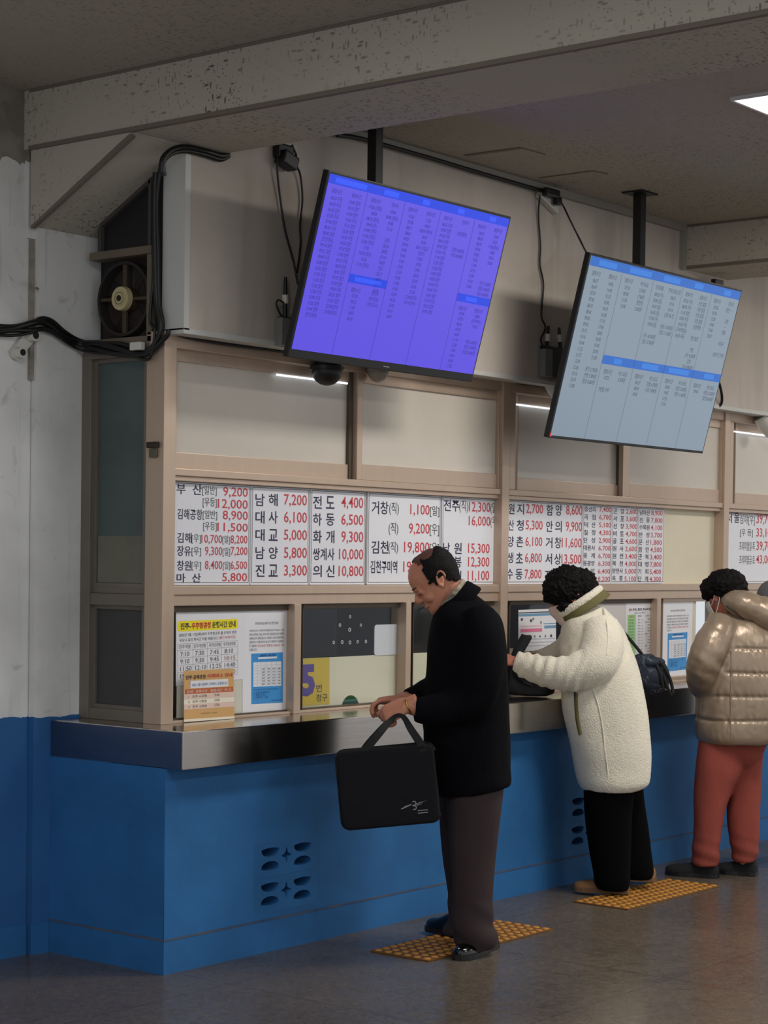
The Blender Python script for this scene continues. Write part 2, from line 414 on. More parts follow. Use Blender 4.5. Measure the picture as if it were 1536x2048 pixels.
sk = MB(); sk.box((-.007, -.0075, .128), (9, -.0005, .135)); sk.box((-.007, 0, .128), (-.0005, Y_WALL, .135)); struct('trim_5', sk, mat('grimy_ledge', (92, 92, 92), .8, c2=(40, 74, 120), vscale=5))
sk = MB(); sk.box((-5, Y_WALL + .022, 0), (-.1, Y_WALL + .029, .125)); sk.box((-.1, Y_WALL - .007, 0), (-.008, Y_WALL - .0005, .125)); struct('baseboard_left', sk, M_BLUE)
def leaf(cx, cz, w_, h_, up):
    """breeze-block leaf hole: one nearly flat side and one arched side"""
    sg = 1 if up else -1; pts = []
    for k in range(13):
        a = PI * k / 12; pts.append((cx - w_ / 2 * math.cos(a), cz + sg * h_ * math.sin(a) ** .75))
    for k in range(1, 8):
        t = 1 - k / 8; pts.append((cx - w_ / 2 + w_ * t, cz - sg * .006 * math.sin(PI * t)))
    return pts
def star(cx, cz, w_, h_):
    pts = []
    for k in range(4):
        a0 = PI / 2 * k; p = (math.cos(a0) * w_, math.sin(a0) * h_); q = (math.cos(a0 + PI / 2) * w_, math.sin(a0 + PI / 2) * h_)
        for j in range(5):
            t = j / 5; mx, mz = p[0] * (1 - t) + q[0] * t, p[1] * (1 - t) + q[1] * t; s = 1 - .42 * math.sin(PI * t)
            pts.append((cx + mx * s, cz + mz * s))
    return pts
for vi, (x0, x1) in enumerate(VENTS):
    xm = (x0 + x1) / 2 - .0
    vz = [(VZ0, (VZ0 + VZ1) / 2 - .0003), ((VZ0 + VZ1) / 2 + .0003, VZ1)]
    for bi, (z0, z1) in enumerate(vz):
        lab = ('lower' if bi == 0 else 'upper') + (' blue breeze block with leaf holes in the counter base, left of the black briefcase man' if vi == 0 else ' blue breeze block with leaf holes beside the black trousers of the white-coated person')
        if vi == 0: lab = ('lower' if bi == 0 else 'upper') + ' blue leaf-hole breeze block in counter base, below the briefcase'
        zc = (z0 + z1) / 2
        lp = [[(x0 + .0002, z0), (x1 - .0002, z0), (x1 - .0002, z1), (x0 + .0002, z1)]]
        for sx in (-1, 1):
            lp.append(leaf(xm + sx * .100, zc + .040, .108, .031, False)); lp.append(leaf(xm + sx * .100, zc - .040, .108, .031, True))
        lp.append(star(xm, zc + .005, .033, .036))
        o = outline('breeze_block', lp, .1, M_BLUE, None, Matrix.Translation((0, .0502, 0)) @ MF); tag(o, lab, 'breeze block', 'breeze blocks in the counter base')
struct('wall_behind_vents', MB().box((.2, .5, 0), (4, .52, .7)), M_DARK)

# ------------------------------------------------------------------ stainless counter
ct = thing('counter', 'long stainless steel ticket counter ledge on the blue base', 'counter', (0, -.09, ZB))
b = MB(); b.box((-.001, -.09, ZB), (9, .30, .94), .004); b.box((-.0, .30, ZB - .008), (.30, Y_WALL - .004, .94), .004); b.build('worktop', M_STEEL, ct)
MB().box((-.0035, -.088, ZB + .002), (-.0015, Y_WALL - .008, .936)).build('end_fascia', M_STEEL_SIDE, ct)

# ------------------------------------------------------------------ booth shell behind the glass
struct('wall_booth_back', MB().box((.37, 2.8, 0), (9, 2.9, Z_CEIL)), mat('booth_wall', (66, 72, 86), .8))
struct('wall_booth_desk', MB().box((.4, .34, .70), (9, .9, .74)), mat('desk_laminate', (150, 146, 136), .5))

area('booth_fill_light', (1.75, .31, 1.80), .5, .06, 1.6, (1, 1, .96))  # added unseen light, brightens the folder behind the pay hole
area('booth_lamp', (2.4, 1.3, 3.2), 1.2, .3, 5, (.95, 1.0, .98))
# ------------------------------------------------------------------ window framing (aluminium)
YF = .18                                             # front of the posts
def shx(x, y):
    """x read on the plane y = .22 moved along the line of sight to the plane y (members standing in front of it)"""
    return x if x < .3 or x > 6.5 else x + (y - .22) * (x - CAM.x) / (.22 - CAM.y)
def bars(name, lst, m=M_ALU, parent=None):
    b = MB()
    for (x0, x1, z0, z1, y0, y1) in lst: b.box((shx(x0, y0), y0, z0), (shx(x1, y0), y1, z1), .0025)
    return b.build(name, m, parent)
o = bars('trim_6', [(X_SIDE, .218, .94, 2.492, YF, .28), (.218, .252, 1.95, 2.492, YF + .03, .28)]); tag(o, kind='structure')                               # corner post
o = bars('trim_7', [(2.515, 2.575, .94, 2.49, YF - .006, .29), (4.75, 4.81, .94, 2.49, YF - .006, .29), (7.0, 7.06, .94, 2.49, YF - .006, .29)]); tag(o, kind='structure')
o = bars('trim_8', [(2.478, 2.515, 1.955, 2.47, YF + .012, .28), (2.575, 2.622, 1.955, 2.47, YF + .012, .28), (4.708, 4.75, 1.955, 2.47, YF + .012, .28), (4.81, 4.85, 1.955, 2.47, YF + .012, .28)]); tag(o, kind='structure')
SPANS = [(.21, 2.515), (2.575, 4.75), (4.81, 7.0)]
lst = []
for x0, x1 in SPANS:
    lst += [(x0, x1, 1.408, 1.452, YF + .012, .28), (x0, x1, 1.452, 1.488, YF + .004, .28),                   # transom under the fare boards
            (x0, x1, 1.906, 1.926, YF + .014, .28), (x0, x1, 1.926, 1.955, YF + .002, .28),                    # rail under the upper sashes
            (x0, x1, 2.43, 2.492, YF + .004, .28), (x0, x1, .94, .951, YF + .012, .30)]
o = bars('trim_9', lst); tag(o, kind='structure')
# lower mullions
o = bars('trim_10', [(.985, 1.03, .94, 1.41, YF, .27), (1.764, 1.802, .94, 1.41, YF, .27), (3.30, 3.35, .94, 1.41, YF + .01, .27), (4.01, 4.052, .94, 1.41, YF, .27), (5.7, 5.75, .94, 1.41, YF, .27)]); tag(o, kind='structure')
M_FRAME_SHADE = mat('shade_toned_frame', (92, 82, 70), .5, .4)  # shade on sash frames and meeting stiles put into the base colour
wn = [0]
def sash(x0, x1, z0, z1, y, fr=.045, pane=M_FILM, bottom=None, frame=M_ALU, fr_r=None, fr_l=None):
    wn[0] += 1; x0, x1 = shx(x0, y + .012), shx(x1, y + .012)
    t = thing('window_%d' % wn[0], None, None, ((x0 + x1) / 2, y, z0), kind='structure')
    fb = bottom or fr; fl = fr if fr_l is None else fr_l; f_r = fr if fr_r is None else fr_r
    b = MB()
    if fl: b.box((x0, y, z0), (x0 + fl, y + .028, z1), .002)
    if f_r: b.box((x1 - f_r, y, z0), (x1, y + .028, z1), .002)
    b.box((x0 + fl, y, z0), (x1 - f_r, y + .028, z0 + fb), .002); b.box((x0 + fl, y, z1 - fr), (x1 - f_r, y + .028, z1), .002)
    b.build('window_frame', frame, t)
    MB().box((x0 + fl - .003, y + .012, z0 + fb - .003), (x1 - f_r + .003, y + .016, z1 - fr + .003)).build('pane', pane, t)
    return t
# upper row, two sliding sashes per bay, film on the glass
YS1, YS2 = .232, .2
t = sash(.22, 1.34, 1.956, 2.432, YS1, .046, bottom=.066, fr_r=.012); MB().box((shx(1.33, YS1), YS1 - .006, 1.958), (shx(1.41, YS1), YS1 + .03, 2.432)).build('meeting_stile', M_FRAME_SHADE, t)
sash(1.378, 2.476, 1.956, 2.432, YS2, .046, bottom=.070, fr_l=.036, fr_r=.022)
t = sash(2.624, 3.59, 1.956, 2.432, YS1, .046, bottom=.062, fr_l=.006, fr_r=.012); MB().box((shx(3.58, YS1), YS1 - .006, 1.958), (shx(3.65, YS1), YS1 + .03, 2.432)).build('meeting_stile', M_FRAME_SHADE, t)
sash(3.612, 4.706, 1.956, 2.432, YS2, .046, bottom=.074, fr_l=.07, fr_r=.014)
sash(4.852, 6.0, 1.956, 2.432, YS1, .046, bottom=.066, fr_l=.006)
sash(5.95, 7.0, 1.956, 2.432, YS2, .046, bottom=.066)
# lower row
sash(.22, .986, .951, 1.408, .215, .026, M_GLASS, fr_l=.004, fr_r=.045, bottom=.006, frame=M_FRAME_SHADE)
sash(1.027, 1.766, .951, 1.408, .215, .022, M_GLASS, fr_l=.004, fr_r=.055, bottom=.006, frame=M_FRAME_SHADE)
sash(1.801, 2.514, .951, 1.408, .215, .022, M_GLASS, fr_l=.004, bottom=.006, frame=M_FRAME_SHADE)
sash(2.576, 3.30, .951, 1.408, .215, .022, M_GLASS, fr_l=.006, bottom=.008, frame=M_FRAME_SHADE)
sash(3.351, 4.009, .962, 1.408, .215, .022, M_GLASS, fr_r=.03, bottom=.008, frame=M_FRAME_SHADE)
sash(4.053, 4.749, .962, 1.408, .215, .02, M_GLASS, fr_l=.004, bottom=.01)
sash(4.811, 5.7, .962, 1.408, .215, .022, M_GLASS)
struct('wall_right_end', MB().box((7.07, .2, .94), (9, .28, 2.494)), M_SOFFIT)
# panels closing the band behind the fare boards
struct('wall_fare_band', MB().box((.2, .238, 1.488), (7, .25, 1.906)), M_CREAM)
# fluorescent tubes seen along the head of the upper sashes
for x0, x1, nm in ((.86, 1.325, 'first'), (2.63, 3.05, 'third'), (4.86, 5.4, 'last')):
    b = MB().tube([(x0, .226, 2.379), (x1, .226, 2.379)], .0045, 10)
    tag(b.build('fluorescent_tube', mat('lit_tube', (255, 255, 255), .4, emit=(225, 238, 255), estr=1.6), None, 40), 'thin lit white tube along the head of the %s upper window' % {'first': 'leftmost', 'third': 'middle', 'last': 'rightmost'}[nm], 'lamp', 'lit tubes above the upper windows')

# ------------------------------------------------------------------ booth end wall (facing left): upper dark pane, fan opening, tall window, low window
def sbar(name, lst, m): 
    b = MB()
    for (y0, y1, z0, z1, x0, x1) in lst: b.box((x0, y0, z0), (x1, y1, z1), .0025)
    return b.build(name, m, None)
o = sbar('trim_11', [(.262, .30, .94, 2.40, X_SIDE + .01, X_SIDE + .07), (.60, Y_WALL - .001, .94, 2.42, X_SIDE, X_SIDE + .08),
                     (.28, .60, 1.405, 1.452, X_SIDE + .004, X_SIDE + .08), (.28, .60, 1.452, 1.478, X_SIDE + .018, X_SIDE + .08), (.28, .60, .94, .985, X_SIDE + .004, X_SIDE + .08),
                     (.262, .64, 2.40, 2.452, X_SIDE - .002, X_SIDE + .08)], M_ALU_DK); tag(o, kind='structure')
def side_window(y0, y1, z0, z1, pane, fr=.016):
    wn[0] += 1
    t = thing('window_%d' % wn[0], None, None, (X_SIDE + .03, (y0 + y1) / 2, z0), kind='structure'); b = MB(); xs, xe = X_SIDE + .022, X_SIDE + .045
    b.box((xs, y0, z0), (xe, y0 + fr, z1)); b.box((xs, y1 - fr, z0), (xe, y1, z1)); b.box((xs, y0 + fr, z0), (xe, y1 - fr, z0 + fr)); b.box((xs, y0 + fr, z1 - fr), (xe, y1 - fr, z1))
    b.build('window_frame', M_ALU_DK, t); MB().box((xs + .01, y0 + fr - .002, z0 + fr - .002), (xs + .014, y1 - fr + .002, z1 - fr + .002)).build('pane', pane, t); return t
t = side_window(.30, .60, 1.478, 2.40, M_GLASS_G)
MB().box((X_SIDE + .030, .318, 1.496), (X_SIDE + .0315, .582, 1.685)).build('paper_patch', mat('faded_paper', (112, 112, 98), .8, var=.15, vscale=7), t)
side_window(.30, .60, .985, 1.405, M_GLASS_DK)
# frame of the fan opening and of the sloping pane over it
o = sbar('trim_12', [(.255, .60, 2.452, 2.478, X_SIDE, X_SIDE + .09), (.255, .61, 2.80, 2.832, X_SIDE - .006, X_SIDE + .09), (.255, .285, 2.478, 2.80, X_SIDE, X_SIDE + .09)], M_FRAMEDK); tag(o, kind='structure')
b = MB(); b.prism([(X_SIDE + .03, .285, 2.832), (X_SIDE + .03, .60, 2.832), (X_SIDE + .03, .60, 2.93), (X_SIDE + .03, .285, 3.095)], (.01, 0, 0)); wn[0] += 1
t = thing('window_%d' % wn[0], None, None, (X_SIDE + .03, .44, 2.83), kind='structure'); b.build('pane', mat('black_dusty_pane', (22, 22, 26), .5), t)
b = MB()
for p, q in (((.57, 2.832), (.57, 2.935)), ((.57, 2.94), (.285, 3.09)), ((.285, 3.12), (.285, 2.832))):
    d = (Vector((0, q[0] - p[0], q[1] - p[1]))).normalized(); s = Vector((0, -d.z, d.y)) * .008; P_, Q_ = Vector((X_SIDE + .012, *p)), Vector((X_SIDE + .012, *q))
    b.prism([P_ - s, Q_ - s, Q_ + s, P_ + s], (.018, 0, 0))
b.build('window_frame', mat('dim_frame', (80, 76, 72), .6, .3), t)
struct('wall_booth_end', MB().box((X_SIDE + .1, .27, .94), (X_SIDE + .115, Y_WALL + .0, 3.2)), M_DARK)
struct('trim_13', MB().box((X_SIDE + .02, .086, 2.49), (X_SIDE + .1, .26, 3.2)), M_DARK)
# exhaust fan
fc = Vector((X_SIDE + .03, .437, 2.636))
fan = thing('exhaust_fan', 'dusty exhaust fan with pale hub in the opening beside the column', 'fan', (X_SIDE + .03, .437, 2.49))
b = MB(); n = 32
for k in range(n):
    a0, a1 = 2 * PI * k / n, 2 * PI * (k + 1) / n
    for ra, rb, xo in ((.138, .150, -.012),):
        q = [fc + Vector((xo, r * math.cos(a), r * math.sin(a))) for r, a in ((ra, a0), (rb, a0), (rb, a1), (ra, a1))]
        b.prism(q, (.05, 0, 0))
b.build('shroud_ring', mat('dark_dusty_metal', (52, 48, 46), .7, .4, var=.2), fan)
b = MB(); b.box((X_SIDE + .066, .285, 2.478), (X_SIDE + .072, .60, 2.80)); b.build('back_panel', mat('sooty_rust', (56, 40, 32), .8, c2=(24, 20, 20), vscale=5), fan)
for ang in (90, 182, 270, 2):
    d = Vector((0, math.cos(math.radians(ang)), math.sin(math.radians(ang)))); s = Vector((0, -d.z, d.y)) * (.011 if ang in (90, 270) else .006)
    p, q = fc + d * .03 + Vector((-.004, 0, 0)), fc + d * .14 + Vector((-.004, 0, 0))
    MB().prism([p - s, q - s, q + s, p + s], (.01, 0, 0)).build('strut', mat('strut_metal', (86, 74, 60), .6, .4, var=.2), fan)
for k in range(4):
    a0 = math.radians(35 + 90 * k); pts = []
    for r, da in ((.035, -.2), (.13, -.42), (.135, .1), (.035, .25)): pts.append(fc + Vector((.03 + da * .02, r * math.cos(a0 + da), r * math.sin(a0 + da))))
    MB().prism(pts, (.003, 0, 0)).build('blade', mat('blade_metal', (40, 36, 34), .6, .4), fan)
mt = MB().disc(fc + Vector((-.006, 0, 0)), (1, 0, 0), .05, .05).build('motor', M_RUST, fan, 30)
hub = MB(); hub.disc(fc + Vector((-.03, 0, 0)), (1, 0, 0), .047, .026, r2=.05); hub.disc(fc + Vector((-.034, 0, 0)), (1, 0, 0), .03, .006)
h = hub.build('hub', mat('yellowed_plastic', (196, 184, 140), .5, var=.15, vscale=20), fan, 30)
MB().disc(fc + Vector((-.037, 0, 0)), (1, 0, 0), .012, .004).build('hub_hole', M_DARK, fan)
b = MB()
for k in range(20):
    a0, a1 = 2 * PI * k / 20, 2 * PI * (k + .6) / 20
    q = [fc + Vector((-.0355, r * math.cos(a), r * math.sin(a))) for r, a in ((.022, a0), (.0255, a0), (.0255, a1), (.022, a1))]
    b.prism(q, (.002, 0, 0))
b.build('hub_slots', mat('hub_groove', (104, 92, 66), .7), fan)

# ------------------------------------------------------------------ ceiling lights
for k, (lx, ly) in enumerate(LAMPS):
    t = thing('ceiling_light', ['bright flat white panel light in the ceiling bay above the counter', 'panel light behind the camera in the middle bay', 'panel light far back in the left bay', 'panel light beyond the right beam near the counter', 'panel light beyond the right beam behind the camera', 'panel light in the left bay beside the white wall'][k], 'light', (lx, ly, 3.426), group='flat ceiling panel lights')
    b = MB(); x0, x1, y0, y1 = lx - .61, lx + .61, ly - .31, ly + .31
    b.box((x0, y0, 3.426), (x1, y0 + .012, Z_CEIL)).box((x0, y1 - .012, 3.426), (x1, y1, Z_CEIL)).box((x0, y0 + .012, 3.426), (x0 + .012, y1 - .012, Z_CEIL)).box((x1 - .012, y0 + .012, 3.426), (x1, y1 - .012, Z_CEIL)); b.build('frame', mat('white_light_frame', (220, 220, 218), .5), t)
    MB().box((x0 + .012, y0 + .012, 3.428), (x1 - .012, y1 - .012, 3.434)).build('diffuser', mat('lit_diffuser', (255, 255, 255), .4, emit=(255, 250, 238), estr=2.2), t)

# ------------------------------------------------------------------ tactile paving strips
M_TACT = mat('worn_yellow_dome', (184, 126, 44), .45, var=.12, vscale=10); M_TACTB = mat('dirty_yellow_base', (116, 76, 24), .6, var=.2, vscale=9)
def tactile(x0, x1, y0, y1, label):
    b = MB().use(M_TACTB); b.box((x0, y0, .0005), (x1, y1, .006), .001); b.use(M_TACT)
    nx, ny = 18, 6
    for i in range(nx):
        for j in range(ny):
            c = Vector((x0 + (i + .5) * (x1 - x0) / nx, y0 + (j + .5) * (y1 - y0) / ny, .0055))
            b.loft([[c + Vector((r * math.cos(2 * PI * k / 10), r * math.sin(2 * PI * k / 10), h)) for k in range(10)] for r, h in ((.0175, 0), (.0155, .0035), (.010, .0055))])
    tag(b.build('tactile_strip', None, None), label, 'tactile paving', 'yellow tactile strips on the floor')
tactile(.872, 1.768, -.612, -.312, 'yellow dotted tactile strip under the man with the briefcase')
tactile(2.40, 3.27, -.604, -.300, 'yellow dotted tactile strip under the person in the white fleece coat')

# ================================================================== fare boards, notices, displays
YB = .222
def bx(px0, py0, px1, py1, y=YB):
    """a box read off the photograph -> (x0, z0, x1, z1) on the plane y"""
    yc, xc = (py0 + py1) / 2, (px0 + px1) / 2
    return (on(px0, yc, y=y).x, on(xc, py1, y=y).z, on(px1, yc, y=y).x, on(xc, py0, y=y).z)
def flat(y): return lambda x, z: (x, y, z)
def rrect(x0, z0, x1, z1, r, n=4):
    pts = []
    for cx, cz, a0 in ((x1 - r, z1 - r, 0), (x0 + r, z1 - r, 90), (x0 + r, z0 + r, 180), (x1 - r, z0 + r, 270)):
        for k in range(n + 1): a = math.radians(a0 + 90 * k / n); pts.append((cx + r * math.cos(a), cz + r * math.sin(a)))
    return pts
SGZ0, SGZ1 = 1.4895, 1.9045
TX_, TT_, TB_ = (340, 500, 620, 732, 882, 997, 1015, 1166, 1224, 1276, 1328, 1450, 1560), (966.2, 972, 978, 983, 991, 996, 998, 1008, 1012, 1015, 1018.6, 1027.5, 1035), (1171, 1172, 1172, 1171.5, 1170.5, 1169, 1167, 1168.3, 1168.7, 1169, 1169.7, 1168.5, 1168)
def bxs(px0, py0, px1, py1):
    """the same for the fare boards: heights measured between the boards' own upper and lower edges"""
    xc = (px0 + px1) / 2; t, b = np.interp(xc, TX_, TT_), np.interp(xc, TX_, TB_); q = bx(px0, py0, px1, py1)
    zz = lambda y: float(SGZ1 - (y - t) / (b - t) * (SGZ1 - SGZ0))
    return (q[0], zz(py1), q[2], zz(py0))
def fare_board(x0, x1, label, rows, conv, group='fare boards in the window band'):
    """rows: (text, colour, x0, y0, x1, y1) in conv's picture frame"""
    t = thing('fare_board', label, 'sign', ((x0 + x1) / 2, YB, SGZ0), group=group)
    MB().box((x0, YB, SGZ0), (x1, YB + .012, SGZ1), .002).build('board', M_SIGNW, t)
    b = TX()
    for (a0, c0, a1, c1) in ((x0 + .006, SGZ0 + .010, x1 - .006, SGZ0 + .0125), (x0 + .006, SGZ1 - .0075, x1 - .006, SGZ1 - .005), (x0 + .006, SGZ0 + .010, x0 + .0085, SGZ1 - .005), (x1 - .0085, SGZ0 + .010, x1 - .006, SGZ1 - .005)): b.rect(a0, c0, a1, c1)
    b.build('border_line', M_GREY, t, flat(YB - .0006))
    sets = {}
    for (s, c, *q) in rows:
        p = conv(*q); sets.setdefault(c, TX()).put(s, bxs(*p), .012 if c == 'n' else (.008 if c == 'r' else .004))
    for c, nm, m in (('n', 'place_lettering', M_NAVY), ('g', 'class_lettering', M_GREY), ('r', 'price_lettering', M_RED)):
        if c in sets: sets[c].build(nm, m, t, flat(YB - .0008))
    return t
c4 = lambda a, b, c, d: (340 + a / 2.327, 940 + b / 2.327, 340 + c / 2.327, 940 + d / 2.327)
c5 = lambda a, b, c, d: (990 + a / 2.813, 960 + b / 2.813, 990 + c / 2.813, 960 + d / 2.813)
fare_board(.225, .700, 'fare board headed 부산 with eight crowded rows, nearest the corner post', [
    ('부', 'n', 30, 73, 72, 120), ('산', 'n', 105, 73, 148, 122), ('[일반]', 'g', 150, 80, 217, 126), ('9,200', 'r', 247, 84, 362, 134),
    ('[우등]', 'g', 152, 134, 217, 181), ('12,000', 'r', 222, 140, 362, 190),
    ('김해공항', 'n', 34, 187, 150, 236), ('[일반]', 'g', 152, 192, 219, 238), ('8,900', 'r', 245, 193, 362, 242),
    ('[우등]', 'g', 154, 246, 217, 290), ('11,500', 'r', 220, 250, 362, 296),
    ('김해', 'n', 33, 296, 100, 343), ('[우]', 'g', 100, 303, 144, 346), ('10,700', 'r', 146, 305, 243, 350), ('[일]', 'g', 244, 308, 278, 350), ('8,200', 'r', 281, 307, 360, 352),
    ('장유', 'n', 32, 356, 97, 403), ('[우]', 'g', 100, 361, 144, 405), ('9,300', 'r', 162, 360, 243, 407), ('[일]', 'g', 245, 363, 279, 407), ('7,200', 'r', 282, 361, 360, 406),
    ('창원', 'n', 32, 424, 97, 470), ('[우]', 'g', 100, 427, 144, 470), ('8,400', 'r', 162, 425, 243, 471), ('[일]', 'g', 246, 428, 279, 470), ('6,500', 'r', 281, 427, 358, 471),
    ('마', 'n', 30, 483, 72, 525), ('산', 'n', 102, 483, 143, 525), ('5,800', 'r', 243, 482, 358, 528)], c4)
def rows2(lst, xs):
    out = []
    for (a, b, p, y0, y1, *o) in lst:
        if b is None: out.append((a, 'n', xs[0], y0, xs[3], y1))
        else: out += [(a, 'n', xs[0], y0, xs[1], y1), (b, 'n', xs[2], y0, xs[3], y1)]
        out.append((p, 'r', (o[0] if o else xs[4]), y0 + 3, xs[5], y1 + 4))
    return out
fare_board(.706, 1.076, 'fare board headed 남해 with five large rows, second from the corner post', rows2([
    ('남', '해', '7,200', 112, 170), ('대', '사', '6,100', 193, 252), ('대', '교', '5,000', 277, 333), ('남', '양', '5,800', 360, 418), ('진', '교', '3,300', 443, 501)], (397, 440, 459, 501, 530, 637)), c4)
fare_board(1.084, 1.460, 'fare board headed 전도 with five large rows, third from the corner post', rows2([
    ('전', '도', '4,400', 121, 181), ('하', '동', '6,500', 203, 261), ('화', '개', '9,300', 283, 343), ('쌍계사', None, '10,000', 366, 424, 786), ('의', '신', '10,800', 446, 503, 784)], (665, 706, 726, 765, 797, 899)), c4)
fare_board(1.476, 2.020, 'fare board headed 거창 partly behind the bald head of the man', [
    ('거창', 'n', 939, 143, 1016, 205), ('(직)', 'g', 1020, 147, 1065, 210), ('1,100', 'r', 1118, 158, 1208, 214), ('[일]', 'g', 1210, 164, 1253, 218),
    ('(직)', 'g', 1017, 243, 1062, 304), ('9,200', 'r', 1111, 247, 1208, 304), ('[우]', 'g', 1209, 250, 1252, 308),
    ('김천', 'n', 937, 331, 1016, 391), ('(직)', 'g', 1016, 334, 1061, 393), ('19,800', 'r', 1089, 335, 1207, 394), ('[우]', 'g', 1208, 338, 1251, 396),
    ('김천구미역', 'n', 932, 424, 1057, 484), ('19,800', 'r', 1085, 427, 1205, 486)], c4)
fare_board(2.030, 2.500, 'fare board headed 전주 with red prices, right beside the mullion behind the man', [
    ('전주', 'n', 1274, 134, 1346, 190), ('(직)', 'g', 1346, 136, 1388, 196), ('12,300', 'r', 1391, 144, 1490, 198), ('(일)', 'g', 1491, 146, 1526, 202),
    ('16,000', 'r', 1390, 210, 1490, 264), ('(우)', 'g', 1491, 210, 1525, 266),
    ('남', 'n', 1271, 338, 1302, 391), ('원', 'n', 1322, 338, 1357, 391), ('15,300', 'r', 1387, 340, 1487, 394),
    ('운', 'n', 1271, 404, 1302, 456), ('봉', 'n', 1323, 404, 1356, 456), ('12,300', 'r', 1387, 404, 1486, 458), ('인', 'n', 1271, 470, 1302, 522), ('월', 'n', 1323, 470, 1356, 522), ('11,100', 'r', 1385, 469, 1485, 523)], c4)
r = []
for (a, b, p, c, d, q, y) in [('원', '지', '2,700', '함', '양', '8,600', 0), ('산', '청', '5,300', '안', '의', '9,900', 1), ('양', '촌', '6,100', '거', '창', '11,600', 2), ('생', '초', '6,800', '서', '상', '13,500', 3), ('수', '동', '7,800', '지', '곡', '14,300', 4)]:
    y0 = 127 + 92 * y; k = -2.2 * y; r += [(a, 'n', 76 + k, y0, 109 + k, y0 + 60), (b, 'n', 124 + k, y0 + 1, 163 + k, y0 + 62), (p, 'r', 175 + k, y0 + 5, 270 + k, y0 + 66), (c, 'n', 289 + k, y0 + 8, 327 + k, y0 + 70), (d, 'n', 340 + k, y0 + 9, 377 + k, y0 + 72), (q, 'r', (400 if len(q) < 6 else 380) + k, y0 + 14, 491 + k, y0 + 77)]
fare_board(2.54, 3.244, 'wide fare board headed 원지 and 함양 above the curly black hair', r, c5)
def small(names, prices, xa, xb, xc, xd, y0, y1, k):
    out = []
    for i, (n_, p) in enumerate(zip(names, prices)):
        t = i / (len(names) - 1); yc = y0 + (y1 - y0) * t; d = k * t; h = 15
        if len(n_) == 2:
            wd = (xb - xa) * .34; out += [(n_[0], 'n', xa + d, yc - h, xa + wd + d, yc + h), (n_[1], 'n', xb - wd + d, yc - h + 1, xb + d, yc + h + 1)]
        else: out.append((n_, 'n', xa + d, yc - h, xb + d, yc + h))
        out.append((p, 'r', xc + d, yc - h + 4, xd + d, yc + h + 6))
    return out
fare_board(3.248, 3.526, 'narrow fare board of ten small rows starting with 중산리', small(['중산리', '곡점', '덕산', '칠정', '단성', '대원사', '옹계', '동광양', '광양', '순천'], ['7,400', '6,700', '5,100', '4,300', '2,900', '6,700', '6,700', '6,300', '6,400', '8,200'], 503, 567, 587, 654, 164, 556, -9), c5)
fare_board(3.530, 3.792, 'narrow fare board of ten small rows starting with 곤양', small(['곤양', '서포', '선창', '비토', '굴포', '원사', '원전', '북천', '양천사', '옥종'], ['2,600', '3,600', '3,900', '4,700', '4,600', '2,600', '3,400', '4,000', '5,000', '5,100'], 667, 727, 737, 802, 176, 556, -9), c5)
fare_board(3.796, 4.076, 'narrow fare board of ten small rows starting with 남마산', small(['남마산', '진동', '수목원', '반성', '문산', '함안', '군북', '대병', '가회', '단계'], ['8,900', '7,000', '4,100', '3,700', '1,800', '4,500', '3,400', '7,800', '5,400', '4,300'], 814, 871, 879, 943, 186, 560, -10), c5)
fare_board(4.76, 5.9, 'fare board headed 서울 at the right edge of the photo', [
    ('서', 'n', 1300, 196, 1333, 250), ('울', 'n', 1345, 194, 1374, 250), ('심야[우]', 'g', 1377, 208, 1461, 264), ('39,700', 'r', 1470, 204, 1570, 266),
    ('[우 등]', 'g', 1378, 284, 1450, 330), ('33,100', 'r', 1470, 282, 1570, 337), ('프리미엄일-목', 'g', 1374, 354, 1461, 404), ('39,700', 'r', 1470, 354, 1570, 412),
    ('프리미엄금-토', 'g', 1374, 430, 1461, 480), ('43,000', 'r', 1468, 430, 1568, 484)], c5)

